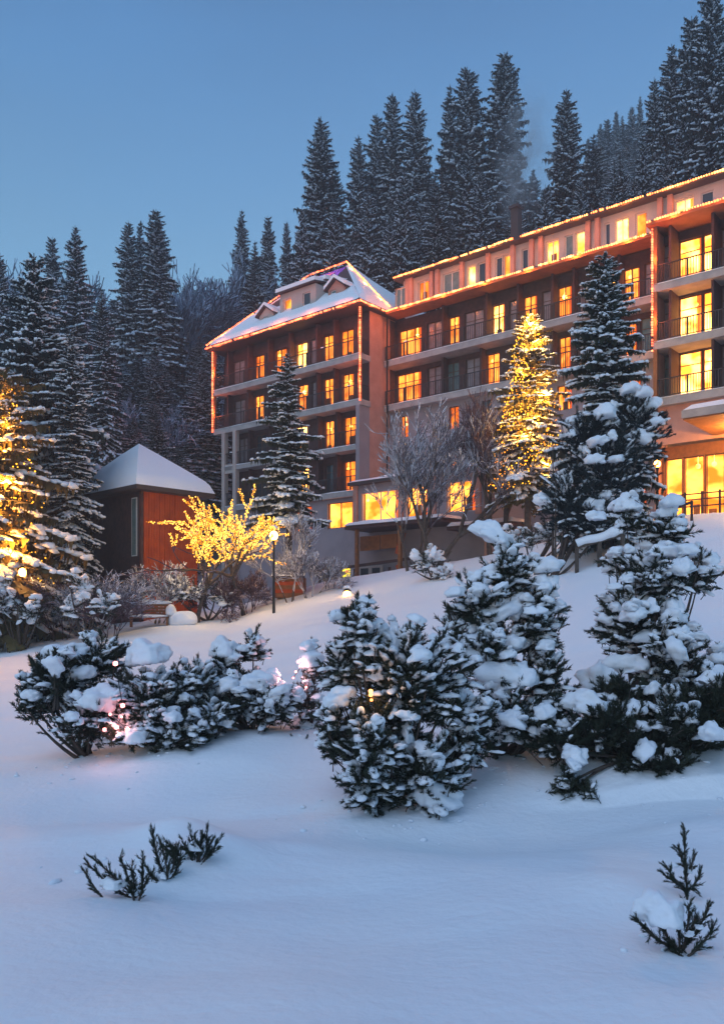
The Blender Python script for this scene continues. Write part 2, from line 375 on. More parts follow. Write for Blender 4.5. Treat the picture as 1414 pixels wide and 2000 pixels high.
def window(s0, s1, z0, z1, v, kind, mull=1, trans=True, dep=.32, frame='frame', name='window', curtains=True):
    g = G(); t = .045
    hbox(g, s0, s0+t, v+.10, v+.16, z0, z1); hbox(g, s1-t, s1, v+.10, v+.16, z0, z1)
    hbox(g, s0+t, s1-t, v+.10, v+.16, z0, z0+t); hbox(g, s0+t, s1-t, v+.10, v+.16, z1-t, z1)
    for i in range(1, mull+1):
        x = s0+(s1-s0)*i/(mull+1); hbox(g, x-.03, x+.03, v+.10, v+.16, z0+t, z1-t)
    if trans and z1-z0 > 1.5:
        zz = z0+(z1-z0)*.74
        xs = [s0+t]+[s0+(s1-s0)*i/(mull+1) for i in range(1, mull+1)]+[s1-t]
        for a, b in zip(xs, xs[1:]): hbox(g, a+.03, b-.03, v+.11, v+.15, zz-.02, zz+.02)
    w_ = part(name, g, M[frame])
    g = G()
    if kind in LIT:
        pv = v+dep-.005; g.quad((s0, pv, z0-ZB), (s1, pv, z0-ZB), (s1, pv, z1-ZB), (s0, pv, z1-ZB)); part('pane', g, M[LIT[kind]], w_)
        if curtains and s1-s0 > .55:
            W = (s1-s0)
            for side in (0, 1):
                g = G()
                wd = W*random.uniform(.10, .26); n = 7
                xs = np.linspace(0, wd, n); vv = v+.22+.02*np.cos(np.arange(n)*pi)
                a = (s0+.01+xs) if side == 0 else (s1-.01-xs)
                vs = [(a[i], vv[i], z-ZB) for z in (z0+.03, z1-.03) for i in range(n)]
                g.add(vs, [(i, i+1, n+i+1, n+i) for i in range(n-1)])
            part('curtain', g, M['curtain'], w_)
        if random.random() < .5 and z1-z0 > 1.2 and s1-s0 > .7:      # made-up hanging lamp, added at random as a bright spot
            g = G(); v_, f_ = ICO[1]; xx = random.uniform(s0+.3, s1-.3); zz = z1-random.uniform(.35, .6); g.inst(v_, [(f_, 0)], np.eye(3)[None]*random.uniform(.09, .14), np.array([(xx, v+.2, zz-ZB)])); hbox(g, xx-.01, xx+.01, v+.19, v+.21, zz, z1); part('added_room_lamp', g, M['lit_bright'], w_)
        if random.random() < .55 and z1-z0 > 1.3 and s1-s0 > .8:    # furniture seen against the light
            g = G(); a = random.uniform(s0+.1, s1-.5); hbox(g, a, a+random.uniform(.3, .45), v+.2, v+.27, z0+.02, z0+random.uniform(.5, .95))
            part('armchair_back', g, M['wood_warm'], w_)
    else:
        pv = v+.135; g.quad((s0+t, pv, z0+t-ZB), (s1-t, pv, z0+t-ZB), (s1-t, pv, z1-t-ZB), (s0+t, pv, z1-t-ZB))
        part('pane', g, M[{'d': 'glass_curtain', 'k': 'glass_dark', 't': 'glass_teal'}[kind]], w_)
        g = G(); hbox(g, s0, s1, v+.18, v+.24, z0, z1); part('blind', g, M['timber'], w_)
    return w_
def storey(px, v, z0, z1, frame='frame', **k):
    """px: list of (x0, x1, kind, [mullions]) in photo columns -> openings and windows"""
    ops = []
    for q in px:
        a, b = S(q[0], v), S(q[1], v); m_ = q[3] if len(q) > 3 else (0 if b-a < .7 else 1 if b-a < 1.7 else 2)
        lo, hi = (q[4], q[5]) if len(q) > 4 else (z0, z1)
        ops.append((a, b, lo, hi)); window(a, b, lo, hi, v, q[2], m_, frame=frame, **k)
    return ops
def railing(s0, s1, v, z, h=.98, ends=(), planks=False):
    g = G(); hbox(g, s0, s1, v-.03, v+.03, z+h-.05, z+h); hbox(g, s0, s1, v-.02, v+.02, z+.10, z+.14)
    n = max(2, int((s1-s0)/.13))
    for i in range(n+1):
        x = s0+.02+(s1-s0-.04)*i/n; hbox(g, x-.015, x+.015, v-.012, v+.012, z+.14, z+h-.05)
    n = max(1, round((s1-s0)/1.5))
    for i in range(n+1):
        x = s0+.03+(s1-s0-.06)*i/n; hbox(g, x-.03, x+.03, v-.034, v+.034, z, z+h)
    for e, (a, b) in ends:
        hbox(g, e-.03, e+.03, a, b, z+h-.05, z+h)
        for i in range(8): y = a+(b-a)*(i+.5)/8; hbox(g, e-.015, e+.015, y-.015, y+.015, z, z+h-.05)
    o = part('railing', g, M['rail']); g = G(); n = max(3, int((s1-s0)/.25)); xs = np.linspace(s0, s1, n); hh = .03+.03*vn2(xs*1.3+z, xs*0+v, .7, 6)
    for a, b, c, e in zip(xs, xs[1:], hh, hh[1:]):
        if c > .052: g.add([(a, v-.035, z+h-ZB), (b, v-.035, z+h-ZB), (b, v, z+h+e*1.4-ZB), (a, v, z+h+c*1.4-ZB), (b, v+.035, z+h-ZB), (a, v+.035, z+h-ZB)], [(0, 1, 2, 3), (3, 2, 4, 5)])
    if g.V: g.build('snow_lip', M['snow_pad'], o)['kind'] = 'stuff'
    return o
def slab(s0, s1, v0, v1, z, th=.36, snow=True):
    g = G(); hbox(g, s0, s1, v0, v1, z-th, z); o = part('balcony_slab', g, M['concrete'])
    if snow:
        g = G(); n = int((s1-s0)/.35)+2; xs = np.linspace(s0+.02, s1-.02, n)
        h = .045+.035*vn2(xs+v0*3, xs*0+z, .9, 4); prof = [(-.02, 0), (-.035, .6), (.02, 1), (.22, .7), (.3, 0)]
        vs = [(x, v0+a, z+b*hh+.002-ZB) for x, hh in zip(xs, h) for a, b in prof]
        k = len(prof); g.add(vs, [(i*k+j, (i+1)*k+j, (i+1)*k+j+1, i*k+j+1) for i in range(n-1) for j in range(k-1)])
        g.build('snow_lip', M['snow_pad'], o, smooth=True)
    return o
def partition(s, v0, v1, z0, z1, m='timber'):
    g = G(); hbox(g, s-.06, s+.06, v0, v1, z0, z1); part('partition', g, M[m])

# ---- left wing: s -14..0, front plane v=-2.5, rooms start at v=-1.5
LV, LW = -2.5, -1.5
d = (.05, 2.15)
ops = storey([(438, 449, 'd'), (456, 478, 'd'), (484, 491, 'd'), (496, 516, 'o'), (521, 528, 'd'), (536, 560, 'o'), (577, 600, 'w'), (606, 620, 'd'), (630, 651, 'y'), (664, 690, 'o')], LW, S1+d[0], S1+d[1])
ops += storey([(437, 449, 'd'), (458, 479, 'd'), (484, 491, 'd'), (496, 515, 'y'), (538, 560, 'd'), (580, 601, 'y'), (609, 624, 'd'), (631, 652, 'y'), (667, 691, 'y')], LW, S2+d[0], S2+d[1])
wall('wall', -14, 0, S2-.36, E_, LW, ops, M['timber'])
ops = storey([(467, 484, 'd'), (500, 520, 'k'), (574, 600, 'w'), (633, 652, 'y'), (670, 697, 'o')], LW, S3+d[0], S3+d[1])
ops += storey([(500, 520, 'k'), (540, 556, 'd'), (582, 603, 'w'), (635, 650, 'k'), (670, 694, 'o')], LW, S4+d[0], S4+d[1])
wall('wall', -13.2, 0, S4-.36, S2-.36, LW, ops, M['timber'])
wall('wall', -13.2, -13.19, S4-.36, S2-.36, LW, [], M['plaster_grey'])
ops = storey([(505, 530, 't'), (577, 609, 'o', 1), (640, 689, 'l', 1)], LV+.3, 5.95, 7.6, trans=False)
ops += storey([(631, 646, 'a', 0, 1.9, 3.3), (663, 684, 'a', 0, 1.9, 3.5)], LV+.3, 1.9, 3.3, trans=False, curtains=False)
wall('wall', -13.2, S(690, LV+.3), 0, S4-.36, LV+.3, ops, M['plaster_grey'])
# side walls
def side(name, s, v0, v1, z0, z1, m, th=.3, away=-1):
    g = G(); hbox(g, min(s, s+away*th), max(s, s+away*th), v0, v1, z0, z1); return part(name, g, M[m])
side('side_wall', 0, LW+.02, 13, 0, E_, 'plaster')
side('side_wall', 0, LV, LW+.015, 0, S2-.36, 'plaster_grey')
side('side_wall', -14, LW, 10, S2-.36, E_, 'timber', away=1)
side('side_wall', -13.2, LW+.01, 10, 0, S2-.37, 'plaster_grey', away=1)
g = G(); hbox(g, -13.9, -.31, 9.7, 10, 0, E_); part('back_wall', g, M['plaster_grey'])
slab(-14.05, .1, LV, LW, S1); slab(-14.05, .1, LV, LW, S2)
slab(-13.2, -.31, LV, LW, S3, .30); slab(-13.2, -.31, LV, LW, S4, .34)
for z in (S1, S2): railing(-13.95, -.02, LV+.08, z, ends=[(-.03, (LV+.12, LW))])
for z in (S3, S4): railing(-13.1, -.34, LV+.08, z)
for z0, z1 in ((S1, E_-.06), (S2, S1-.36)):
    for x in (455, 494, 534, 575, 628, 662): partition(S(x, LW), LV+.5, LW, z0, z1)
for z0, z1 in ((S3, S2-.36), (S4, S3-.30)):
    for x in (497, 536, 572, 630, 667): partition(S(x, LW), LV+.5, LW, z0, z1)
# corner posts of the hanging balcony frame
for s in (-14.02, .0):
    g = G(); hbox(g, s-.10, s+.10, LV-.02, LV+.16, S2, S1-.36); hbox(g, s-.10, s+.10, LV-.02, LV+.16, S1, E_-.05); part('corner_post', g, M['wood_warm'])
# pale frame under the left end
g = G()
for s in (-12.95, -11.75): hbox(g, s-.16, s+.16, LV-.05, LV+.3, 2.0, S2-.36)
hbox(g, -12.79, -11.91, LV, LV+.25, S3-.5, S3+.15); part('pale_pillar_frame', g, M['plaster_pale'])

# ---- hip roof of the left wing
ZR = 20.02
def hip(name, a, zr, m, ridge_up=0, thick=.22, wavy=0):
    s0, s1, v0, v1 = -14.45+a, .45-a, -2.95+a, 10.3-a
    P = [(s0, v0, zr), (s1, v0, zr), (s1, v1, zr), (s0, v1, zr), (-10, 3.5, 25.9+ridge_up), (-6.3, 3.5, 25.9+ridge_up)]
    g = G(); v = [(x, y, z-ZB) for x, y, z in P]+[(x, y, z-thick-ZB) for x, y, z in P[:4]]
    g.add(v, [(0, 1, 5, 4), (2, 3, 4, 5), (0, 1, 7, 6), (1, 2, 8, 7), (2, 3, 9, 8), (3, 0, 6, 9), (6, 7, 8, 9)]); g.add([v[0], v[3], v[4]], [(0, 2, 1)]); g.add([v[1], v[2], v[5]], [(0, 1, 2)])
    return part(name, g, m)
hip('roof', 0, ZR, M['slate']); 
sn = G()
def slope_patch(g, A, B, C, D, n=24, m=14, h=.28, seed=1):
    """soft snow quilt over the quad A B C D (A-B lower edge)"""
    A, B, C, D = [np.array(q, float)-np.array((0, 0, ZB)) for q in (A, B, C, D)]
    U = np.linspace(0, 1, n); V = np.linspace(0, 1, m); u, v = np.meshgrid(U, V)
    P = (A*(1-u)[..., None]+B*u[..., None])*(1-v)[..., None]+(D*(1-u)[..., None]+C*u[..., None])*v[..., None]
    e = np.minimum.reduce([np.minimum(u, 1-u)*n, np.minimum(v, 1-v)*m]); e = np.clip(e/1.2, 0, 1)**.5
    P[..., 2] += .02+h*e*(1+.35*vn2(P[..., 0]+seed*9, P[..., 1], 1.3, seed))
    i = np.arange(m-1)[:, None]*n+np.arange(n-1)[None]; g.add(P.reshape(-1, 3), np.stack([i, i+1, i+n+1, i+n], -1).reshape(-1, 4))
q_ = .42; lo_ = [np.array(p, float) for p in ((-14.3, -2.8, 20.1), (.35, -2.8, 20.1), (-6.35, 3.45, 25.88), (-9.95, 3.45, 25.88))]
slope_patch(sn, lo_[0], lo_[1], lo_[1]+(lo_[2]-lo_[1])*q_, lo_[0]+(lo_[3]-lo_[0])*q_, 46, 18)
slope_patch(sn, (.35, -2.8, 20.1), (.35, 10, 20.1), (-6.3, 3.55, 25.88), (-6.3, 3.45, 25.88), 30, 16, seed=2)
slope_patch(sn, (-14.3, 10, 20.1), (-14.3, -2.8, 20.1), (-10, 3.5, 25.88), (-10, 3.55, 25.88), 30, 16, seed=3)
part('roof_snow', sn, M['snow'], kind='stuff').data.polygons.foreach_set('use_smooth', [True]*sum(len(f) for f, m in sn.B))
# dormers
def dormer(x0, x1, v, ztop, zbot, wins, gable=False, m='plaster_pale', depth=2.6):
    a, b = S(x0, v), S(x1, v); o_ = []
    g = G()
    ops = []
    dm = None
    for q in wins:
        c, e = S(q[0], v), S(q[1], v); ops.append((c, e, q[3], q[4]))
    ss = sorted({a, b, *[t for o in ops for t in o[:2]]}); zs = sorted({zbot, ztop, *[t for o in ops for t in o[2:4]]})
    for p, q in zip(ss, ss[1:]):
        for c, e in zip(zs, zs[1:]):
            if any(o[0] < (p+q)/2 < o[1] and o[2] < (c+e)/2 < o[3] for o in ops): continue
            hbox(g, p, q, v, v+.3, c, e)
    hbox(g, a, a+.1, v+.301, v+depth, zbot+.4, ztop); hbox(g, b-.1, b, v+.301, v+depth, zbot+.4, ztop)
    if gable:
        mid = (a+b)/2; h = (b-a)*.38
        g.add([(a, v, ztop-ZB), (b, v, ztop-ZB), (mid, v, ztop+h-ZB), (a, v+.3, ztop-ZB), (b, v+.3, ztop-ZB), (mid, v+.3, ztop+h-ZB)], [(0, 1, 4, 3)]); g.add([(a, v, ztop-ZB), (b, v, ztop-ZB), (mid, v, ztop+h-ZB)], [(0, 1, 2)])
    dm = part('dormer', g, M[m])
    for q in wins:
        w_ = window(S(q[0], v), S(q[1], v), q[3], q[4], v, q[2], 0, trans=False, frame='frame_white'); w_.name = 'dormer_window'
    r = G(); sg = G(); zz = ztop-ZB
    if gable:
        for sx, x0_, x1_ in ((-1, a-.2, mid), (1, b+.2, mid)):
            for gg, up, th in ((r, .0, .1), (sg, .1, .22)):
                zlo = zz-.08+up; zhi = zz+h+.02+up
                gg.add([(x0_, v-.25, zlo), (x1_, v-.25, zhi), (x1_, v+depth, zhi), (x0_, v+depth, zlo), (x0_, v-.25, zlo+th), (x1_, v-.25, zhi+th), (x1_, v+depth, zhi+th), (x0_, v+depth, zlo+th)],
                       [(0, 1, 2, 3), (4, 5, 6, 7), (0, 1, 5, 4), (3, 2, 6, 7), (0, 3, 7, 4)])
    else:
        for gg, up, th in ((r, 0, .1), (sg, .105, .26)):
            gg.add([(a-.15, v-.3, zz+up), (b+.15, v-.3, zz+up), (b+.15, v+depth, zz+.55+up), (a-.15, v+depth, zz+.55+up), (a-.15, v-.3, zz+up+th), (b+.15, v-.3, zz+up+th), (b+.15, v+depth, zz+.55+up+th), (a-.15, v+depth, zz+.55+up+th)],
                   [(0, 1, 2, 3), (4, 5, 6, 7), (0, 1, 5, 4), (3, 2, 6, 7), (0, 3, 7, 4), (1, 2, 6, 5)])
    part('dormer_roof', r, M['slate']); part('dormer_snow', sg, M['snow'])
dormer(547, 617, -1.8, 22.6, 20.7, [(553, 569, 'y', 21.15, 22.2), (591, 606, 'k', 21.1, 22.2)])
dormer(621, 638, -.9, 22.9, 21.0, [(624, 635, 'k', 21.7, 22.7)])
dormer(641, 672, -1.5, 21.95, 20.9, [(645, 656, 't', 21.1, 21.9)], gable=True, m='plaster')
dormer(507, 534, -1.9, 21.5, 20.6, [(513, 523, 't', 20.9, 21.4)], gable=True)

# ---- main wing: s 0..18.3, front v=0, rooms at v=1.2
MW = 1.2
a = .01
ops = storey([(778, 823, 'y', 2), (834, 862, 'd'), (875, 897, 'y'), (907, 944, 'd'), (960, 985, 'w'), (994, 1008, 'd'), (1021, 1048, 'y'), (1058, 1075, 'd'), (1088, 1116, 'o'), (1129, 1152, 'd'), (1181, 1202, 'w'), (1217, 1248, 'y'), (1258, 1277, 'd')], MW, S1+d[0], S1+d[1]+.1)
ops += storey([(774, 822, 'y', 2), (835, 861, 'd'), (871, 896, 't'), (909, 939, 'd'), (949, 975, 'y'), (1020, 1045, 'o'), (1058, 1077, 'd'), (1090, 1114, 'y'), (1130, 1150, 'd'), (1180, 1200, 'd'), (1219, 1243, 'o'), (1250, 1272, 't')], MW, S2+d[0], S2+d[1]+.1)
wall('wall', a, 18.6, S2-.36, E_, MW, ops, M['timber'])
ops = storey([(780, 797, 'o'), (876, 896, 'o'), (940, 960, 'k'), (1020, 1045, 'k'), (1087, 1116, 'y'), (1226, 1250, 'y')], .6, S3+.75, S3+2.15, trans=False)
ops += storey([(830, 850, 'k'), (879, 896, 'y'), (1050, 1070, 'k'), (1087, 1108, 'k'), (1160, 1185, 'k'), (1228, 1252, 'k')], .6, S4+.75, S4+2.1, trans=False)
ops += storey([(1012, 1022, 'o', 0, 6.6, 7.7), (1228, 1262, 'o', 1, 6.0, 7.7)], .6, 6, 7.7, trans=False)
wall('wall', a, 18.6, 0, S2-.36, .6, ops, M['plaster_grey'])
slab(a, 18.25, 0, MW, S1); slab(a, 18.25, 0, MW, S2)
for z in (S1, S2): railing(.05, 18.2, .08, z)
for z0, z1 in ((S1, E_-.06), (S2, S1-.36)):
    for x in (771, 874, 948 if z0 == S2 else 959, 1020, 1087, 1128, 1180, 1216): partition(S(x, MW), .62, MW, z0, z1)
# attic storey, set back, with its own flat roof
AV = .9
ops = storey([(772, 792, 't'), (816, 838, 'o'), (865, 897, 't', 1), (912, 928, 'w'), (933, 949, 'k'), (967, 980, 'k'), (982, 998, 'y'), (1018, 1030, 'k'), (1066, 1091, 'w'), (1102, 1118, 't'), (1123, 1141, 'w'), (1180, 1190, 'k'), (1201, 1227, 'w'), (1240, 1262, 'y'), (1318, 1354, 'w', 1), (1368, 1392, 'k')], AV, 20.45, 21.8, trans=False, frame='frame_white')
wall('attic_wall', .9, 32, E_+.1, 22.15, AV, ops, M['plaster_pale'])
for x in (798, 805, 845, 856, 904, 955, 1003, 1040, 1058, 1150, 1168, 1290, 1310):
    g = G(); s = S(x, AV); hbox(g, s-.13, s+.13, AV-.22, AV-.003, E_+.14, 22.15); part('pillar', g, M['plaster'])
g = G(); hbox(g, .55, 32, AV-.62, 13, 22.15, 22.34); part('attic_roof', g, M['slate'])
g = G(); slope_patch(g, (.7, AV-.45, 22.35), (32, AV-.45, 22.35), (32, 12.8, 22.35), (.7, 12.8, 22.35), 90, 24, .22, 5); o = part('attic_roof_snow', g, M['snow'], kind='stuff')
g = G(); hbox(g, .46, 18.7, -.38, AV-.001, E_-.04, E_+.10); part('eave', g, M['soffit'])
g = G(); slope_patch(g, (.5, -.36, E_+.10), (18.6, -.36, E_+.10), (18.6, AV-.05, E_+.16), (.5, AV-.05, E_+.16), 70, 5, .07, 6); part('eave_snow', g, M['snow_pad'], kind='stuff')
g = G(); hbox(g, .9, 32, 12.7, 13, 0, 22.15); part('back_wall', g, M['plaster_grey'])
# chimney flue
g = G(); s = S(1008, 2.); g.box(s-.24, s+.24, 1.75, 2.25, 22.3-ZB, 24.9-ZB); g.box(s-.34, s+.34, 1.65, 2.35, 24.9-ZB, 25.05-ZB); part('chimney', g, M['slate'])
# downpipes
for s, z0, z1 in ((.35, 8.6, E_-.1),):
    g = G(); g.segs([(s, -.12, z0-ZB)], [(s, -.12, z1-ZB)], [.06], [.06], 6); part('downpipe', g, M['iron'])

# ---- right block: s 18.3..32, front v=-1.26
RV, RW = -1.26, .1
ops = []
for z in (S1, S2, S3):
    k = [('d', 'y', 'd'), ('d', 'w', 'd'), ('t', 'w', 'd')][(S1, S2, S3).index(z)]
    ops += storey([(1294, 1321, k[0], 1), (1325, 1369, 'w', 0), (1372, 1403, 'w', 0), (1407, 1440, k[2], 1), (1450, 1490, 'y', 1)], RW, z+.03, z+2.45, curtains=True)
wall('wall', 18.35, 32, S3-.36, E_, RW, ops, M['timber'])
for z, t_ in ((S1, .36), (S2, .36), (S3, .38)):
    slab(18.31, 32, RV, RW, z, t_); railing(18.45, 32, RV+.08, z)
side('side_wall', 18.3, RV+.3, 1.2, 0, E_, 'plaster', th=.05, away=1)
g = G()
for z0, z1 in ((S3, S2-.36), (S2, S1-.36), (S1, E_-.05)): hbox(g, 18.33, 18.52, RV-.03, RV+.16, z0, z1)
part('corner_post', g, M['wood_warm'])
for z0, z1 in ((S3, S2-.36), (S2, S1-.36), (S1, E_-.05)):
    for x in (1323, 1405, 1446): partition(S(x, RW), RV+.25, RW, z0, z1)
g = G(); hbox(g, 18.1, 32, -1.66, RW+.9, E_-.04, E_+.12); part('eave', g, M['soffit'])
g = G(); slope_patch(g, (18.15, -1.64, E_+.12), (32, -1.64, E_+.12), (32, .8, E_+.5), (18.15, .8, E_+.5), 50, 8, .12, 8); part('eave_snow', g, M['snow'], kind='stuff')
wall('wall', 18.35, 32, 8.8, S3-.38, RV+.35, [], M['plaster'])
# terrace room below, bright inside
ops = storey([(1296, 1331, 'l', 0), (1333, 1373, 'l', 0), (1375, 1413, 'l', 0), (1415, 1470, 'l', 1)], -.2, 4.9, 8.2, trans=False, curtains=False, dep=.5)
wall('wall', 18.35, 32, 4.5, 8.8, -.2, ops, M['wood_warm'])
wall('wall', 18.35, 32, 0, 4.5, -.2, [], M['plaster_pale'])
# portico
CV0, CV1 = -5.2, -.93
sc0 = S(1330, CV0)
g = G(); hbox(g, sc0, 32, CV0, CV1, 9.0, 9.35); part('portico_roof', g, M['concrete'])
g = G()
n = 14
for i in range(n):
    y0 = CV0+.05+(CV1-CV0-.1)*i/n; y1 = CV0+.05+(CV1-CV0-.1)*(i+.93)/n
    b = G(); hbox(b, sc0+.05, 32, y0, y1, 8.93, 8.995); part('soffit_board', b, M['wood_warm'])
g = G(); slope_patch(g, (sc0+.05, CV0+.05, 9.35), (32, CV0+.05, 9.35), (32, CV1, 9.35), (sc0+.05, CV1, 9.35), 40, 14, .34, 9); part('portico_snow', g, M['snow'], kind='stuff')
for s in (sc0+5.2, sc0+9.5):
    g = G(); hbox(g, s-.12, s+.12, CV0+.15, CV0+.39, 4.6, 8.93); part('portico_post', g, M['timber'])
    g = G(); g.bar((s, CV0+.5, 8.1-ZB), (s, CV0+1.5, 8.9-ZB), .14, .14); part('brace', g, M['wood_warm'])
g = G(); hbox(g, sc0-.6, 32, CV0-.4, -.21, 4.2, 4.55); part('terrace_floor', g, M['concrete'])
g = G()
for z in (4.95, 5.25, 5.5): hbox(g, sc0-.5, 32, CV0-.33, CV0-.27, z, z+.05)
for i in range(18):
    s = sc0-.5+i*.75; hbox(g, s-.04, s+.04, CV0-.34, CV0-.26, 4.55, 5.62)
part('terrace_railing', g, M['timber'])

# ---- ground floor annex in front of the main wing, and the canopy below it
XV = -4.0
x0, x1 = S(690, XV), S(945, XV)
ops = storey([(706, 778, 'l', 1), (791, 834, 'l', 1), (872, 928, 'l', 1)], XV, 5.95, 7.65, trans=False, frame='frame_white', curtains=True, dep=.4)
wall('annex_wall', x0, x1, 0, 8.15, XV, ops, M['plaster_grey'])
side('annex_side_wall', x0, XV+.02, LV, 0, 8.15, 'plaster_grey', th=.2, away=1); side('annex_side_wall', x1, XV+.02, .58, 0, 8.15, 'plaster_grey', th=.2)
g = G(); hbox(g, x0-.2, x1+.3, XV-.35, .58, 8.15, 8.33); part('annex_roof', g, M['slate'])
g = G(); slope_patch(g, (x0-.15, XV-.33, 8.33), (x1+.25, XV-.33, 8.33), (x1+.25, .55, 8.33), (x0-.15, .55, 8.33), 40, 16, .2, 11); part('annex_roof_snow', g, M['snow'], kind='stuff')
for x in (696, 784, 848, 935):
    g = G(); s = S(x, XV); hbox(g, s-.16, s+.16, XV-.14, XV-.003, 5.75, 8.14); part('annex_pillar', g, M['plaster'])
KV = -6.3
k0, k1 = S(673, KV), S(860, KV)
g = G(); hbox(g, k0, k1, KV, XV-.01, 5.22, 5.42); part('canopy_roof', g, M['timber'])
g = G(); slope_patch(g, (k0-.03, KV-.05, 5.42), (k1, KV-.05, 5.42), (k1, XV-.02, 5.5), (k0-.03, XV-.02, 5.5), 40, 12, .22, 12); part('canopy_snow', g, M['snow'], kind='stuff')
k2, k3 = S(872, KV+.3), S(1000, KV+.3)
g = G(); hbox(g, k2, k3, KV+.3, XV, 4.75, 4.93); part('canopy_roof', g, M['timber'])
g = G(); slope_patch(g, (k2, KV+.28, 4.93), (k3, KV+.28, 4.93), (k3, XV-.02, 5.0), (k2, XV-.02, 5.0), 30, 10, .26, 13); part('canopy_snow', g, M['snow'], kind='stuff')
for x, z0 in ((697, 1.2), (781, 1.2)):
    g = G(); s = S(x, KV+.2); hbox(g, s-.09, s+.09, KV+.12, KV+.3, z0, 5.2); part('canopy_post', g, M['wood_warm'])
for i, (xa, xb, za, zb) in enumerate(((704, 742, 4.05, 4.9), (744, 776, 4.1, 4.9))):
    g = G(); hbox(g, S(xa, -5), S(xb, -5), -5.05, -4.98, za, zb); part('wooden_panel', g, M['wood_warm'])
g = G(); g.bar((S(618, -5.4), -5.4, 2.95-ZB), (S(800, -5.4), -5.4, 3.4-ZB), .14, .16); part('beam', g, M['timber'])
for x in (624, 692, 760):
    g = G(); s = S(x, -5.3); hbox(g, s-.06, s+.06, -5.33, -5.21, .5, 3.0); part('beam_post', g, M['timber'])
gd0, gd1 = S(701, -4.6), S(746, -4.6)
g = G(); hbox(g, gd0, gd1, -4.6, -4.5, 1.2, 3.2); gd = part('entrance_door', g, M['plaster_pale'], label='pale door with dark panes')
for i in range(2):
    for j in range(2):
        g = G(); w_ = (gd1-gd0)/2; hbox(g, gd0+w_*i+.15, gd0+w_*(i+1)-.15, -4.63, -4.605, 1.45+j*.9, 2.15+j*.9); part('pane', g, M['glass_dark'], gd)
g = G(); g.bar((S(788, -5.5), -5.5, 4.9-ZB), (S(776, -5.5), -5.5, 3.7-ZB), .12, .3); g.bar((S(778, -5.5), -5.5, 3.1-ZB), (S(788, -5.5), -5.5, 2.3-ZB), .14, .34); part('bracket', g, M['stain'])

for s in (sc0+1.6, sc0+4.5, sc0+8):
    g = G(); v, f = ICO[1]; g.inst(v, [(f, 0)], np.eye(3)[None]*.14, np.array([(s, -2.6, 8.72-ZB)])); cl_ = g.build('ceiling_lamp', M['lit_bright'], hotel, smooth=True)
    l_ = bpy.data.lights.new('ceiling_light', 'POINT'); l_.energy = 420; l_.color = (1, .48, .12); l_.shadow_soft_size = .15; lo2 = bpy.data.objects.new('ceiling_light', l_); COL.objects.link(lo2); lo2.parent = hotel; lo2.location = (s, -2.6, 8.5-ZB)
# ---- strings of lights (they hang on the hotel: things of their own)
def lamp(loc, power, color=(1, .55, .18), size=.15, name='lamp_light', parent=None):
    l = bpy.data.lights.new(name, 'POINT'); l.energy = power; l.color = color; l.shadow_soft_size = size; o = bpy.data.objects.new(name, l); COL.objects.link(o); o.location = loc
    if parent is not None: o.parent = parent
    return o
def light_string(pts, label, m='bulb_amber', r=.056, gap=.13, sag=0, glow=1.):
    P = [hw(*p) if len(p) == 3 else p for p in pts]; o = empty('light_string', P[0], label=label, cat='light string', group='strings of lights on the hotel')
    cab = G(); bl = G(); pos = []
    for a, b in zip(P, P[1:]):
        L = np.linalg.norm(b-a); n = max(2, int(L/gap)); t = np.linspace(0, 1, n, endpoint=False)+random.random()/n
        q = a+(b-a)*t[:, None]; q[:, 2] += vn2(t*L, t*0+a[0], .8, 3)*.035; pos.append(q); cab.bar(a-P[0], b-P[0], .025, .025)
    q = np.concatenate(pos)-P[0]; k = len(q); keep = RNG.random(k) > .05; q = q[keep]; k = len(q)
    s = r*(.7+.7*RNG.random(k)); v, f = ICO[0]; bl.inst(v, [(f, 0)], scl(np.repeat(np.eye(3)[None], k, 0), s), q)
    if m == 'bulb_amber': lc, pw = (1, .15, .03), 60
    else: lc, pw = (1, .24, .045), 55
    for a, b in zip(P, P[1:]):
        L = np.linalg.norm(b-a); n = max(1, round(L/3.))
        for i in range(n):
            lamp(a+(b-a)*(i+.5)/n-P[0]+np.array((-.10, -.13, -.02)), pw*L/n/3*(.45 if 'attic' in label else 1), lc, .1, 'string_glow', o)
    c = cab.build('cable', M['iron'], o); b = bl.build('bulbs', M[m], o, smooth=True); b['kind'] = 'stuff'
    return o
e0 = -3.0
light_string([(-14.45, e0, 19.93), (.4, e0, 19.93)], 'amber light string along the front eave of the hip roofed wing')
light_string([(.48, e0, 19.93), (.48, -.45, 19.93)], 'short amber light string on the return eave between the two wings')
light_string([(-14.12, LV-.06, E_-.1), (-14.12, LV-.06, S2-.2)], 'amber light string down the far left corner post')
light_string([(.1, LV-.06, E_-.1), (.1, LV-.06, S2-.2)], 'amber light string down the corner post of the hip roofed wing')
light_string([(-14.45, -2.95, 20.15), (-10, 3.5, 26.25)], 'amber light string climbing the left hip of the snowy roof', 'bulb_amber')
light_string([(-10, 3.5, 26.25), (-6.3, 3.5, 26.25)], 'amber light string along the short ridge of the hip roof', 'bulb_amber')
light_string([(-6.3, 3.5, 26.25), (.45, .1, 20.35)], 'gold light string running down the right slope of the hip roof', 'bulb_gold')
light_string([(.5, -.44, 19.93), (18.1, -.44, 19.93)], 'golden light string along the eave of the long middle wing', 'bulb_gold')
light_string([(.6, AV-.68, 22.27), (S(1003, AV-.68), AV-.68, 22.27)], 'golden light string on the attic roof left of the dark flue', 'bulb_gold')
light_string([(S(1013, AV-.68), AV-.68, 22.27), (S(1164, AV-.68), AV-.68, 22.27)], 'golden light string on the attic roof right of the dark flue', 'bulb_gold')
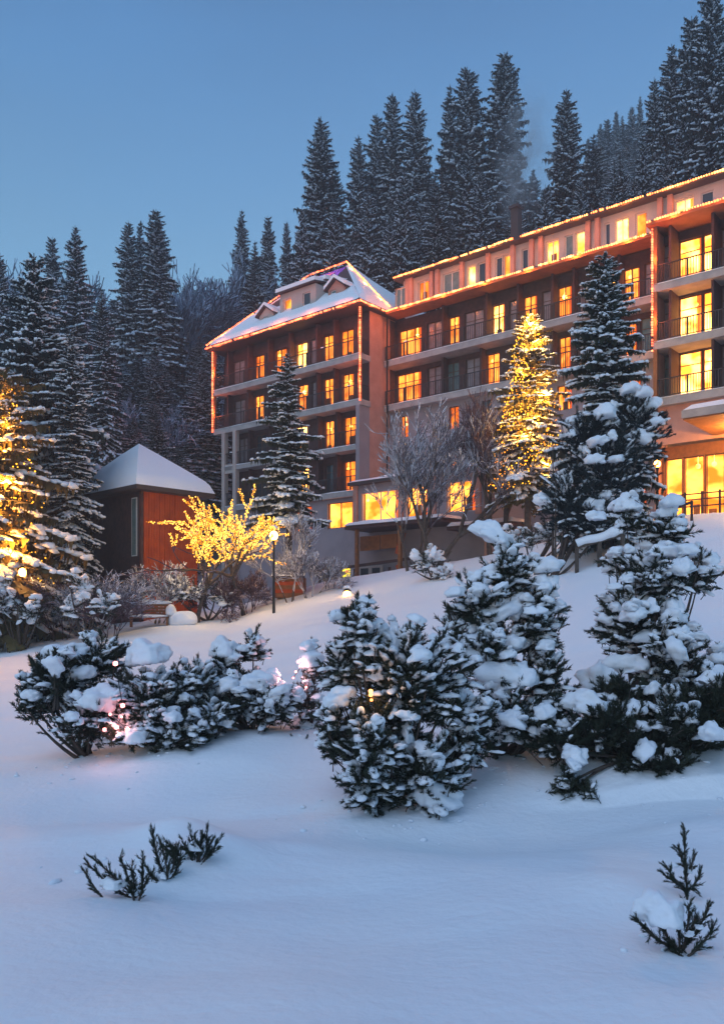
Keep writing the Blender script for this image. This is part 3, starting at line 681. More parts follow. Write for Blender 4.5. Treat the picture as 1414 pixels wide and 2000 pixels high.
light_string([(S(1168, AV-.68), AV-.68, 22.27), (32, AV-.68, 22.27)], 'golden light string on the attic roof at the right edge', 'bulb_gold')
light_string([(18.1, -1.72, 19.93), (32, -1.72, 19.93)], 'golden light string on the eave of the projecting right block', 'bulb_gold')
light_string([(18.3, RV-.08, E_-.1), (18.3, RV-.08, S2-.5)], 'amber light string down the corner post of the right block')
# violet icicle lights under the short ridge
o = empty('icicle_lights', hw(-10, 3.2, 25.6), radians(-40), label='violet icicle lights hanging below the ridge of the hip roof', cat='icicle lights')
g = G(); pos = []
for i in range(30):
    s = i*.14
    for j in range(random.randint(3, 9)): pos.append((s, -.25-j*.13*.95, -.15-.13*j+.12))
pos = np.array(pos); v, f = ICO[0]; g.inst(v, [(f, 0)], np.repeat(np.eye(3)[None]*.035, len(pos), 0), pos); b = g.build('bulbs', M['bulb_violet'], o); b['kind'] = 'stuff'
g = G(); g.bar((0, -.15, 0), (4.1, -.15, 0), .03, .03); g.build('cable', M['iron'], o)
# chimney smoke
vm = bpy.data.materials.new('smoke'); vm.use_nodes = True; t = vm.node_tree; t.nodes.clear(); oo = t.nodes.new('ShaderNodeOutputMaterial'); pv = t.nodes.new('ShaderNodeVolumePrincipled')
c = t.nodes.new('ShaderNodeTexCoord'); n1 = t.nodes.new('ShaderNodeTexNoise'); n1.inputs['Scale'].default_value = .45; n1.inputs['Detail'].default_value = 3; n1.inputs['Roughness'].default_value = .6
r1 = t.nodes.new('ShaderNodeMapRange'); r1.inputs['From Min'].default_value = .42; r1.inputs['From Max'].default_value = .72; r1.inputs['To Max'].default_value = .75
t.links.new(c.outputs['Object'], n1.inputs['Vector']); t.links.new(n1.outputs['Fac'], r1.inputs['Value']); t.links.new(r1.outputs[0], pv.inputs['Density'])
pv.inputs['Color'].default_value = (.8, .85, .92, 1); t.links.new(pv.outputs[0], oo.inputs['Volume'])
mp_ = t.nodes.new('ShaderNodeMapping'); mp_.inputs['Scale'].default_value = (2.2, 2.2, 4.2); n1.inputs['Scale'].default_value = 1.0; n1.inputs['Distortion'].default_value = .6
t.links.new(c.outputs['Object'], mp_.inputs[0]); t.links.new(mp_.outputs[0], n1.inputs['Vector'])
ln = t.nodes.new('ShaderNodeVectorMath'); ln.operation = 'LENGTH'; fo = t.nodes.new('ShaderNodeMapRange'); fo.interpolation_type = 'SMOOTHSTEP'
fo.inputs['From Min'].default_value = 1; fo.inputs['From Max'].default_value = .15; mu = t.nodes.new('ShaderNodeMath'); mu.operation = 'MULTIPLY'
t.links.new(c.outputs['Object'], ln.inputs[0]); t.links.new(ln.outputs['Value'], fo.inputs['Value']); t.links.new(fo.outputs[0], mu.inputs[0]); t.links.new(r1.outputs[0], mu.inputs[1]); t.links.new(mu.outputs[0], pv.inputs['Density'])
g = G(); v, f = ICO[2]; g.add(v, f); sm = g.build('chimney_smoke', vm); cb = wp(1022, 315, 66.); sm.location = cb; sm.scale = (2.9, 2.6, 7.2); sm.rotation_euler = (0, radians(6), 0)
tag(sm, 'thin blue smoke drifting over the highest spruce above the hotel flue', kind='stuff')
HAZE = 0.0014

# ---------------------------------------------------------------- trees and shrubs: builders
def spruce_branch(seed, fine=1, snowy=1.):
    """unit branch along +x: needles (verts, faces), snow (verts, faces)"""
    r = np.random.default_rng(seed); g = G(); sn = G()
    ax = lambda x: np.array((x, .03*sin(x*7+seed), -.16*x**1.6+.10*max(0, x-.6)))
    xs = np.linspace(0, 1, 6); 
    for a, b in zip(xs, xs[1:]):
        p, q = ax(a), ax(b); w_ = .09*(1.1-a)
        g.quad(p+(0, -w_, .0), q+(0, -w_*.8, 0), q+(0, w_*.8, 0), p+(0, w_, 0))
        g.add([p, q, (p+q)/2+(0, 0, -.17*(1.1-a*.5)*r.uniform(.6, 1.2))], [(0, 1, 2)])
    nt_ = int(8*fine)
    for i, x in enumerate(np.linspace(.1, .98, nt_)):
        for sd in (-1, 1):
            L = (.40*(1.08-x)+.07)*r.uniform(.7, 1.2); an = radians(r.uniform(38, 62)); p = ax(x)
            d_ = np.array((cos(an), sd*sin(an), -r.uniform(.05, .35))); q = p+d_*L; n_ = np.array((-sd*sin(an), cos(an), 0))*.055*r.uniform(.8, 1.4)
            m_ = p+d_*L*.45
            g.add([p, m_+n_, q, m_-n_], [(0, 1, 2, 3)])
            for k in range(2):
                u = r.uniform(.2, .9); c_ = p+d_*L*u; g.add([c_-d_*L*.17, c_+d_*L*.17, c_+(0, r.uniform(-.02, .02), -r.uniform(.07, .17))], [(0, 1, 2)])
            if r.random() < .62*snowy:
                v, f = lump(0, seed*31+i*2+sd); u = r.uniform(.3, .75); c_ = p+d_*L*u+(0, 0, .012)
                sn.inst(v, [(f, 0)], scl(frames(d_[None]), [(L*.46*r.uniform(.6, 1.1), .055*r.uniform(.7, 1.7), .036*r.uniform(.8, 1.8))]), c_[None])
    for i in range(4):
        if r.random() < .8*snowy:
            x = .15+.22*i; v, f = lump(0, seed*17+i); p = ax(x)
            sn.inst(v, [(f, 0)], scl(frames((ax(x+.1)-ax(x-.1))[None]), [(.15, .055*r.uniform(.7, 1.4), .035)]), (p+(0, 0, .015))[None])
    a, b = g.arrays(); c, e = sn.arrays(); return a, b, c, e
BR = [spruce_branch(i, 1, 1.) for i in range(4)]
BRF = [spruce_branch(10+i, .75, .8) for i in range(3)]
def spruce_geo(H, R, seed, protos=BR, step=.5, per=6, bare=.05, prof=.85, ragged=.3, tipdroop=1., snow=1.):
    r = np.random.default_rng(seed); tr = G(); nd = G(); sn = G()
    ks = 7; ph = r.uniform(0, 6, 2)
    lean = lambda z: np.array((.10*sin(z/H*3+ph[0]), .10*sin(z/H*2.4+ph[1]), 0))*R*.3
    pts = [np.array((0, 0, H*i/ks))+lean(H*i/ks) for i in range(ks+1)]; tr.path(pts, [max(.02, .016*H*(1-i/ks)**.8) for i in range(ks+1)], 7)
    Ms = [[] for _ in protos]; Ts = [[] for _ in protos]
    z = H*bare; w0 = 0
    gaps = r.uniform(.75, 1.15, 40)
    while z < H*.985:
        u = z/H; sec = gaps[int(u*39)]
        L0 = (R*(1-u)**prof*min(1, .55+u*6)*sec+.12)
        n = per if u < .9 else max(4, per-2); w0 += r.uniform(.3, 1.2)
        for i in range(n):
            an = w0+2*pi*i/n+r.uniform(-.35, .35); L = L0*r.uniform(1-ragged, 1+ragged*.45)
            el = (-.42+.85*u**1.5)*tipdroop+r.uniform(-.13, .13)
            D = np.array((cos(an)*cos(el), sin(an)*cos(el), sin(el))); k = r.integers(len(protos))
            Ms[k].append((D, L, L*r.uniform(.8, 1.15), L*r.uniform(.8, 1.2))); Ts[k].append(np.array((0, 0, z+r.uniform(-.15, .15)))+lean(z))
        z += step*(.55+.6*(1-u))*r.uniform(.75, 1.2)
    for k, (va, ba, vb, bb) in enumerate(protos):
        if not Ms[k]: continue
        D = np.array([m[0] for m in Ms[k]]); sc = np.array([m[1:] for m in Ms[k]]); T = np.array(Ts[k]); A = scl(frames(D), sc)
        nd.inst(va, [(f, 0) for f, m in ba], A, T)
        kp = r.random(len(T)) < snow
        if kp.any(): sn.inst(vb, [(f, 0) for f, m in bb], A[kp], T[kp])
    return tr, nd, sn
def as_tree(name, geos, mats, loc, **k):
    root = empty(name, loc, **k); kids = []
    for nm, g, m, sm in zip(('trunk', 'needles', 'snow'), geos, mats, (True, False, True)):
        if g is None or not g.V: continue
        o = g.build(nm, M[m], root, smooth=sm); kids.append(o)
        if nm != 'trunk': o['kind'] = 'stuff'
    KIDS[root.name] = kids; return root

def broadleaf_geo(seed, H=8., spread=.5, depth=6, trunks=1, r0=.14, up=.35, twig=.011, curl=.25, fan=3, kink=.25, tl=.24):
    """bare branching crown as one bundle of tapered tubes"""
    r = np.random.default_rng(seed); P = []; Q = []; A = []; B = []; tips = []
    def grow(p, d_, L, rad, lv):
        k = 3; q = p
        for i in range(k):
            d_ = d_+r.normal(0, kink*.4, 3)+np.array((0, 0, curl*.12)); d_ /= np.linalg.norm(d_)
            nq = q+d_*L/k; rr = rad*(1-.16*(i+1)); P.append(q); Q.append(nq); A.append(rad*(1-.16*i)); B.append(max(twig*.7, rr)); q = nq
            if lv <= depth-2 and i > 0 and lv > 0: kid(q, d_, L*.62, rad*.5, lv+1)
        if lv >= depth or rad < twig*.6: tips.append(q); return
        for i in range(2 if lv > 0 else fan): kid(q, d_, L*r.uniform(.66, .86), rad*.66, lv+1)
    def kid(q, d_, L, rad, lv):
        a = r.normal(0, 1, 3); a -= a.dot(d_)*d_; a /= np.linalg.norm(a)+1e-6
        n = d_+a*spread*r.uniform(.6, 1.3)+np.array((0, 0, up*.4)); n /= np.linalg.norm(n); grow(q, n, L, max(rad, twig), lv)
    for t_ in range(trunks):
        a = 2*pi*t_/max(1, trunks)+r.uniform(0, 1); d0 = np.array((cos(a)*.3*(trunks > 1), sin(a)*.3*(trunks > 1), 1.)); d0 /= np.linalg.norm(d0)
        grow(np.array((cos(a)*.1*(trunks > 1), sin(a)*.1*(trunks > 1), -.3)), d0, H*tl, r0, 0)
    P, Q, A, B = map(np.array, (P, Q, A, B))
    top = Q[:, 2].max(); k = H/top; return P*k, Q*k, A, B, np.array(tips)*k
def broadleaf(name, loc, seed, H, m='frost_twig', sx=1., split=.045, n=3, **kw):
    lab = {q: kw.pop(q) for q in ('label', 'cat', 'group') if q in kw}
    P, Q, A, B, tips = broadleaf_geo(seed, H, **kw); root = empty(name, loc, **lab)
    P[:, :2] *= sx; Q[:, :2] *= sx; tips[:, :2] *= sx
    big = A > split; g = G(); g.segs(P[big], Q[big], A[big], B[big], 7); kids = [g.build('trunk', M['bark'], root, smooth=True)]
    g = G(); g.segs(P[~big], Q[~big], A[~big], B[~big], n); o = g.build('twigs', M[m], root); o['kind'] = 'stuff'; kids.append(o); KIDS[root.name] = kids
    return root, P, Q, A, tips

def tuft_proto(seed, n=46, w_=.044, ang=42):
    """bottle brush of needles along +x, unit length"""
    r = np.random.default_rng(seed); V = []; Fc = []
    for i in range(n):
        x = r.uniform(.02, .95)**.8; a = r.uniform(0, 2*pi); e = radians(r.uniform(ang-22, ang+12)); L = r.uniform(.30, .58)*(1-.25*x)
        d_ = np.array((cos(e), sin(e)*cos(a), sin(e)*sin(a))); p = np.array((x, 0, 0)); s_ = np.cross(d_, r.normal(0, 1, 3)); s_ /= np.linalg.norm(s_)
        k = len(V); V += [p-s_*w_*.5, p+s_*w_*.5, p+d_*L*.6+s_*w_*.45, p+d_*L, p+d_*L*.6-s_*w_*.45]; Fc += [(k, k+1, k+2), (k, k+2, k+4), (k+4, k+2, k+3)]
    for i in range(2):
        a = i*pi/2; s_ = np.array((0, cos(a), sin(a)))*.05; k = len(V); V += [-s_, s_, np.array((1., 0, 0))]; Fc += [(k, k+1, k+2)]
    return np.array(V), np.array(Fc)
TUFT = [tuft_proto(i) for i in range(4)]; TUFTC = [tuft_proto(20+i, 13, .085) for i in range(3)]
LUMP1 = [lump(1, i) for i in range(4)]; LUMP2 = [lump(2, 5+i, -.35, .34) for i in range(5)]
def rough_lump(seed):
    v, f = lump(3, seed, -.5, .42); n = v/np.linalg.norm(v, axis=1, keepdims=True); k = 1+.14*vn(n*4.1+seed, seed)+.07*vn(n*9+seed, seed+3); v = v*k[:, None]; v[:, 2] = np.where(v[:, 2] < -.3, -.3-.25*np.abs(vn(n*5, seed)), v[:, 2]); return v, f
LUMP3 = [rough_lump(15+i) for i in range(6)]

def rough2(seed):
    v, f = lump(2, seed, -.6, .4); k = 1+.22*vn(v*3.3+seed, seed); v = v*k[:, None]; return v, f
LUMP2R = [rough2(31+i) for i in range(5)]
def pine_bush(name, blobs, depth_fix=None, seed=1, tips=300, shoots=5, tuft=.20, snow=.55, big=.05, base=None, m_need='needle', up=.6, pad=(.06, .15), inner=.35, stems=14, protos=TUFT,  bigsize=(.16, .34), padk=.42, base_z=None, **lab):
    """mugo pine like bush. blobs: (px, py, rx_px, ry_px, depth[, ry_depth]) silhouette ellipsoids in photo pixels, turned into metres at their own distance"""
    r = np.random.default_rng(seed); E = []
    for b in blobs:
        c = wp(b[0], b[1], b[4]); rx, rz = b[2]/F*b[4], b[3]/F*b[4]; ry = b[5] if len(b) > 5 else (rx*rz)**.5*.9
        E.append((c, np.array((rx, ry, rz))))
    vol = np.array([(e[1][0]*e[1][2])**1.0 for e in E]); vol /= vol.sum()
    if base is None: base = np.array((np.mean([e[0][0] for e in E]), np.mean([e[0][1] for e in E])+.2, 0)); base[2] = gz(base[0], base[1])-.1
    else: base = np.array((base[0], base[1], gz(base[0], base[1])-.1))
    if base_z is not None: base[2] = base_z
    root = empty(name, base, **lab); T = []; D = []; sh = []
    for k, (c, R) in enumerate(E):
        n = max(8, int(tips*vol[k])); d_ = r.normal(0, 1, (n, 3)); d_ /= np.linalg.norm(d_, axis=1, keepdims=True); d_[:, 1] -= .25; d_ /= np.linalg.norm(d_, axis=1, keepdims=True)
        rad = np.where(r.random(n) < inner, r.uniform(.35, .8, n), r.uniform(.82, 1.05, n))
        rad *= 1+.30*vn(d_*2.6+k*5, seed)
        p = c+d_*R*rad[:, None]; T.append(p); D.append(d_*np.array((1, 1, .8))+np.array((0, 0, up))); sh.append(rad)
    T = np.concatenate(T); D = np.concatenate(D); sh = np.concatenate(sh)
    gzv = ground(T[:, 0], T[:, 1]); ok = (T[:, 2] > gzv-.05) & (vn(T*1.9, seed+2) > -.55); T = T[ok]; D = D[ok]; sh = sh[ok]
    nt_ = len(T); up3 = np.array((0, 0, 1.)); Dn = D*np.array((1, 1, .75)); Dn /= np.linalg.norm(Dn, axis=1, keepdims=True)
    # every tip is a short bough: shoots fan out along it, snow lies along its back
    LB = tuft*r.uniform(1.8, 3.4, nt_); sd = np.cross(Dn, up3); sd /= np.linalg.norm(sd, axis=1, keepdims=True)+1e-6; droop = r.uniform(.0, .35, nt_)
    n = nt_*shoots; ib = np.repeat(np.arange(nt_), shoots); u = np.tile((np.arange(shoots)+.7)/shoots, nt_)*r.uniform(.85, 1.1, n)
    cur = lambda i, u: T[i]+Dn[i]*(LB[i]*(u-1))[:, None]-up3*(LB[i]*droop[i]*(u*u-.4))[:, None]
    sg_ = np.where(np.tile(np.arange(shoots) % 2, nt_) == 0, 1., -1.)*r.uniform(.2, 1.0, n)*(1.15-u)
    DD = Dn[ib]*.75+sd[ib]*sg_[:, None]*1.1+up3*r.uniform(-.15, .65, n)[:, None]*np.where(u > .6, 1.2, .7)[:, None]+r.normal(0, .22, (n, 3)); DD /= np.linalg.norm(DD, axis=1, keepdims=True)
    TT = cur(ib, u); L = tuft*r.uniform(.65, 1.3, n); shs = sh[ib]
    FR = frames(DD); g = G()
    for k, (v, f) in enumerate(protos):
        q = np.arange(n) % len(protos) == k; g.inst(v, [(f, 0)], scl(FR[q], np.stack([L[q], L[q]*.85, L[q]*.85], 1)), TT[q]-DD[q]*L[q, None]*.2-base)
    nd = g.build('needles', M[m_need], root); nd['kind'] = 'stuff'
    # stems: curved limbs from the root to spread tips, with finer forks
    st = G(); idx = r.choice(nt_, min(stems, nt_), replace=False)
    for i in idx:
        q = T[i]-base; b0 = r.normal(0, .06, 3)*np.array((1, 1, 0)); mid = q*np.array((.62, .62, .30))+np.array((0, 0, .05)); u = np.linspace(0, 1, 8)[:, None]
        pts = (1-u)**2*b0+2*u*(1-u)*mid+u*u*q; st.path(pts, np.linspace(.035, .008, 8)*max(.6, tuft*6), 5)
    a = T[r.choice(nt_, nt_//2)]-base; b = a-(D[:len(a)]*0+np.array((0, 0, .25)))*tuft*3+r.normal(0, .05, a.shape)-a*np.array((.12, .12, 0)); st.segs(b, a, np.full(len(a), .010), np.full(len(a), .006), 3)
    st.build('stems', M['bark'], root, smooth=True)
    # snow: pads lying on the shoots, larger pillows bending groups of them
    load = r.random(nt_)**.8*np.where(r.random(nt_) < snow, 1, .0)*(sh > .5); vis = load > .12; q = T[vis]+up3*tuft*.1; k = int(vis.sum()); g = G()
    if k:
        iv = np.nonzero(vis)[0]
        for us in (.22, .45, .66, .86, 1.02):
            i2 = iv[r.random(len(iv)) < (.85 if us < .9 else .5)]; c = len(i2); uu = us+r.uniform(-.08, .08, c); w_ = tuft*padk*(.45+1.0*load[i2])*(1.1-.35*uu)*r.uniform(.75, 1.25, c)
            e_ = .06; tan = cur(i2, uu+e_)-cur(i2, uu-e_)
            A = scl(frames(tan+r.normal(0, .02, (c, 3))*tuft), np.stack([LB[i2]*.17*r.uniform(.8, 1.3, c), w_*r.uniform(.85, 1.3, c), w_*r.uniform(.55, .85, c)], 1)); p = cur(i2, uu)+up3*(w_*.45+tuft*.06)[:, None]+sd[i2]*(r.normal(0, .25, c)*w_)[:, None]
            for j, (v, f) in enumerate(LUMP1):
                z = np.arange(c) % 4 == j
                if z.any(): g.inst(v, [(f, 0)], A[z], p[z]-base)
        pk = np.nonzero((shs > .6) & (r.random(n) < snow*.14) & (np.abs(DD[:, 2]) < .93))[0]; c = len(pk); size = L[pk]*.2*r.uniform(.65, 1.35, c)
        if c: g.inst(LUMP1[0][0], [(LUMP1[0][1], 0)], scl(frames(DD[pk]), np.stack([size*1.5, size*.8, size*.7], 1)), TT[pk]+DD[pk]*L[pk, None]*.2+up3*(L[pk]*.14)[:, None]-base)
        up_ = D[vis][:, 2]/np.linalg.norm(D[vis], axis=1); cand = q[(up_ > .45)]; nb = int(len(T)*big*1.6)
        if nb and len(cand):
            p = cand[r.choice(len(cand), min(nb, len(cand)), replace=False)]; c = len(p); size = r.uniform(*bigsize, c)*r.uniform(.5, 1, c)
            A = scl(frames(np.stack([r.normal(0, 1, c), r.normal(0, .7, c), r.normal(-.1, .3, c)], 1)), np.stack([size*r.uniform(.9, 1.35, c), size, size*r.uniform(.6, .9, c)], 1))
            for j, (v, f) in enumerate(LUMP2R):
                z = np.arange(c) % 5 == j
                if z.any(): g.inst(v, [(f, 0)], A[z], p[z]+np.array((0, 0, tuft*.2))-base)
        s_ = g.build('snow', M['snow_pad'], root, smooth=True); s_['kind'] = 'stuff'
    return root, T, D, base
def pillows(root, items, name='snow_pillow'):
    """large snow cushions lying on a bush: (px, py, rx_px, rz_px, depth, tilt)"""
    base = np.array(root.location)
    for i, (x, y, rx, rz, dp, tl) in enumerate(items):
        v, f = LUMP3[i % 6]; c = wp(x, y, dp+.12); k = dp/F*.86; a = radians(tl)
        A = np.array([[cos(a), 0, -sin(a)], [0, 1, 0], [sin(a), 0, cos(a)]])@np.diag((rx*k, (rx+rz)*.42*k, rz*k*1.15))
        g = G(); g.inst(v, [(f, 0)], A[None], (c-base)[None]); g.build(name, M['snow_pad'], root, smooth=True)
def add_bulbs(root, P, m, r=.03, name='bulbs', cable=False):
    g = G(); k = len(P); v, f = ICO[0]; g.inst(v, [(f, 0)], scl(np.repeat(np.eye(3)[None], k, 0), r*RNG.uniform(.7, 1.4, k)), P); o = g.build(name, M[m], root); o['kind'] = 'stuff'; return o

# ---------------------------------------------------------------- spruces behind and beside the hotel
PH, PR = 20., 3.2
protoS = []
for i in range(5):
    geos = spruce_geo(PH, PR, 100+i, BR if i < 4 else BRF, step=.34, per=8, ragged=.45+.06*(i % 2), prof=(.56, .64, .50, .58, .60)[i], bare=.02)
    ms = []
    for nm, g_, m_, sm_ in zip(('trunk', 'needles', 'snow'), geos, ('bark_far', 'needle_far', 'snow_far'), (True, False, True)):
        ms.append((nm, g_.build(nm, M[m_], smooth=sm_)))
    protoS.append(ms)
def spruce(px, ytop, dep, half, var, label, group=None, ytip=None, zb=None, name='spruce_tree', near=False):
    """snowy spruce whose tip shows at (px, ytop), half = half width in photo px of its widest boughs"""
    tip = wp(px, ytop, dep); b = gz(tip[0], tip[1])-.2 if zb is None else zb; H = tip[2]-b; R = half/F*dep*1.32
    root = empty(name, (tip[0], tip[1], b), RNG.uniform(0, 6.28), label=label, cat='spruce tree', group=group); root.scale = (R/PR, R/PR, H/PH)
    for nm, o in protoS[var]:
        c = o.copy(); COL.objects.link(c); c.parent = root
        if nm != 'trunk': c['kind'] = 'stuff'
    return root
gR = 'snowy spruces rising behind the hotel'
spruce(625, 226, 84, 66, 0, 'tall ragged spruce standing first, left of the row above the hip roof', gR)
spruce(658, 330, 92, 40, 4, 'half hidden thin spruce just right of the ragged spruce over the hip roof', gR)
spruce(700, 264, 86, 50, 1, 'slim pointed spruce in the dip of the row above the hip roof', gR)
spruce(735, 221, 92, 44, 2, 'narrow spruce tucked against the twin tips above the valley of the roofs', gR)
spruce(767, 178, 88, 52, 3, 'left one of the two equal tips above the valley of the roofs', gR)
spruce(812, 173, 86, 56, 0, 'right one of the two equal tips above the valley of the roofs', gR)
spruce(877, 163, 90, 40, 1, 'slender spruce leaning against the broad one left of the smoke', gR)
spruce(910, 131, 86, 66, 2, 'broad dark spruce just left of the smoky one behind the flue', gR)
spruce(988, 103, 84, 78, 3, 'highest spruce of the middle row, veiled by chimney smoke', gR)
spruce(1105, 172, 80, 62, 1, 'lone dark conical spruce right of the gap in the row', gR)
spruce(1160, 262, 84, 46, 4, 'lower spruce right beside the lone conical one', gR)
spruce(1275, 150, 74, 42, 0, 'thin spruce edging the tall group at the upper right', gR)
spruce(1310, 84, 70, 62, 1, 'second tallest spruce of the upper right group', gR)
spruce(1352, 30, 68, 62, 2, 'tall spruce between the two highest tips at the upper right', gR)
spruce(1388, -30, 64, 80, 3, 'tallest dark spruce cut by the top edge at the upper right', gR)
spruce(1440, 60, 60, 80, 0, 'dark spruce cut by the right edge above the bright attic', gR)
spruce(1040, 330, 96, 34, 4, 'faint low spruce deep in the gap behind the flue', gR)
for i, (x, y, h_) in enumerate(((590, 400, 40), (650, 400, 46), (720, 380, 48), (790, 330, 48), (850, 330, 50), (940, 330, 56), (1010, 395, 44), (1065, 360, 40), (1130, 345, 40), (1210, 300, 46), (1255, 270, 44), (1330, 210, 52), (1395, 190, 56), (760, 430, 46), (880, 420, 46), (680, 460, 40), (1180, 370, 40), (1300, 300, 44))):
    spruce(x, y, 74 if x < 1000 else 66, h_, i % 5, 'lower snow speckled spruce filling the gaps of the dense row close behind the hotel roof', 'low spruces close behind the hotel')
fr = np.random.default_rng(9)
for i in range(44):
    x = fr.uniform(600, 1430); top = np.interp(x, [600, 740, 820, 1000, 1050, 1110, 1200, 1270, 1400], [430, 330, 290, 260, 420, 310, 290, 250, 110])+fr.uniform(10, 130)
    spruce(x, top, fr.uniform(74, 100) if x < 1200 else fr.uniform(64, 84), fr.uniform(36, 58), i % 5, 'lower snow speckled spruce filling the gaps of the dense row close behind the hotel roof', 'low spruces close behind the hotel')
gF = 'small spruces on the far ridge'
ORD = 'leftmost second third fourth fifth sixth seventh eighth ninth tenth eleventh twelfth thirteenth'.split()
ORD[0] = 'first'
RX = [1148, 1172, 1186, 1202, 1215, 1234, 1250, 1225, 1195, 1240, 1262, 1180, 1212]
for i, (x, y) in enumerate(((1148, 268), (1172, 240), (1186, 232), (1202, 215), (1215, 226), (1234, 206), (1250, 186), (1225, 250), (1195, 262), (1240, 262), (1262, 240), (1180, 300), (1212, 300))):
    spruce(x, y, 128+3*(i % 3), 17+3*(i % 3), i % 5, f'{ORD[sorted(RX).index(x)]} from the left of the small distant spruces on the far ridge', gF)
gL = 'tall spruces on the left'
spruce(473, 408, 98, 34, 1, 'slim spruce with the highest tip between the hut roof and the hotel', gL)
spruce(523, 420, 98, 26, 2, 'thin spike of a spruce left of the hip roof', gL)
spruce(560, 430, 96, 24, 0, 'small spruce nearest the left side of the hip roof', gL)
spruce(498, 470, 92, 34, 4, 'spruce filling the gap between the slim one and the thin spike', gL)
spruce(585, 470, 88, 32, 3, 'low spruce tucked in front of the ragged one over the hip roof', gL)
spruce(308, 408, 80, 58, 3, 'broad high spruce right of the pair on the left ridge', gL)
spruce(275, 430, 84, 22, 2, 'thin tip squeezed between the pair on the left ridge', gL)
spruce(253, 430, 82, 44, 0, 'spruce left of the pair on the left ridge', gL)
spruce(150, 440, 66, 52, 1, 'dense pointed dark spruce above the left shoulder of the hut', gL)
spruce(104, 462, 80, 36, 2, 'bluish spruce behind the left edge of the dense pointed one', gL)
spruce(0, 492, 62, 40, 3, 'spruce tip cut by the left edge of the picture', gL)
spruce(30, 545, 76, 34, 4, 'small blurred spruce at the far left treeline', gL)
spruce(200, 560, 60, 44, 4, 'middle spruce with white boughs just left of the hut roof peak', gL)

# scattered forest on the mountainside: spruces and rimed broadleaf trees
geoD = broadleaf_geo(41, 14, .62, 6, 1, .2, .3, .045, fan=4, kink=.3); geoD2 = broadleaf_geo(43, 13, .55, 6, 2, .16, .35, .045, fan=3, kink=.3)
protoD = []
for (P_, Q_, A_, B_, tp_) in (geoD, geoD2):
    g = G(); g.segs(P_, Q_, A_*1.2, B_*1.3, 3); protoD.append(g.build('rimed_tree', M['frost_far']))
CLUS = []
def rimed(x, y, H, sxy, label, group, name='rimed_tree'):
    o = protoD[RNG.integers(2)].copy(); COL.objects.link(o); o.name = name; o.location = (x, y, gz(x, y)-.3); o.rotation_euler = (0, 0, RNG.uniform(0, 6.28)); o.scale = (sxy*H/14, sxy*H/14, H/14)
    tag(o, label, 'tree', group); return o
lr = np.random.default_rng(5)
n_s = n_d = 0
for k in range(330):
    px = lr.uniform(-60, 640); dep = lr.uniform(62, 150); t = (px-707)/F; x = t*dep; z = gz(x, dep)
    if dep < 70 and px > 430: continue
    H = lr.uniform(9, 15); top = HOR-(z+H)/dep*F; lim = np.interp(px, [-60, 60, 180, 240, 360, 420, 500, 640], [560, 520, 545, 520, 520, 500, 480, 440])
    if top < lim:
        H = (HOR-lim)/F*dep-z+lr.uniform(-2, .3)
        if H < 6: continue
    if lr.random() < (.78 if 190 < px < 470 else .80):
        if n_s > 235: continue
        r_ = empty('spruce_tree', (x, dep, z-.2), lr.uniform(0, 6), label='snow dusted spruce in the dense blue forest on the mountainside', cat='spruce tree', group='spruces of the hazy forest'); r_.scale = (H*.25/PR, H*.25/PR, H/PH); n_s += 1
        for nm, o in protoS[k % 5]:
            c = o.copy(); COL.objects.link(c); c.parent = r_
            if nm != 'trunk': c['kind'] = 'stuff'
    else:
        if n_d > 130: continue
        rimed(x, dep, H*.8, lr.uniform(.8, 1.15), 'rime covered bare tree in the dense blue forest on the mountainside', 'rimed trees of the hazy forest'); n_d += 1
for (px, yt, dep, lb_) in ((395, 482, 92, 'highest pale fuzzy treetop between the left spruce pair and the hip roof'), (425, 492, 96, 'pale fuzzy treetop just right of the highest fuzzy one'), (372, 500, 90, 'pale fuzzy treetop touching the broad spruce of the left pair'), (62, 500, 92, 'pale fuzzy treetop left of the bluish spruce'), (100, 520, 88, 'pale fuzzy treetop below the tip of the bluish spruce'), (20, 520, 95, 'pale fuzzy treetop nearest the left edge of the picture')):
    t = (px-707)/F; x = t*dep; z = gz(x, dep); H = (HOR-yt)/F*dep-z
    rimed(x, dep, H, .8, lb_, 'pale fuzzy treetops on the left ridge')
for ms in protoS:
    for nm, o in ms: bpy.data.objects.remove(o)
for o in protoD: bpy.data.objects.remove(o)

# ---------------------------------------------------------------- hut with a pyramid roof
N_ = wp(268, 945, 43.); R_ = wp(418, 962, 46.4); L_ = N_+(np.array((-3.5, 3.9, 0)))*1.12
hx = R_-N_; hx[2] = 0; wl = np.linalg.norm(hx); an = math.atan2(hx[1], hx[0]); zb = -.6; ez = 6.85
hut = empty('hut', (N_[0], N_[1], zb), an, label='square garden pavilion with thick snow on its pyramid roof and an orange wall', cat='pavilion')
W_ = wl; WD = 7.4
g = G(); z0, z1 = .0, ez-zb-.1
def hutw(g, a, b, c, d, e, f, m=0): g.box(a, b, c, d, e, f, m)
i_ = .62
nb = 22
for k in range(nb):
    a0 = i_+(W_-2*i_)*k/nb; a1 = i_+(W_-2*i_)*(k+1)/nb-.015
    b = G(); hutw(b, a0, a1, i_+(.0 if k % 2 else .012), i_+.12, z0, z1); b.build('board', M['stain'], hut)
g = G(); hutw(g, i_, W_-i_, i_+.125, i_+.2, z0, z1); g.build('wall', M['timber'], hut)
g = G(); hutw(g, i_, i_+.2, i_+.21, WD-i_, z0, z1); hutw(g, W_-i_-.2, W_-i_, i_+.21, WD-i_, z0, z1); hutw(g, i_+.21, W_-i_-.21, WD-i_-.2, WD-i_, z0, z1); g.build('wall', M['timber'], hut)
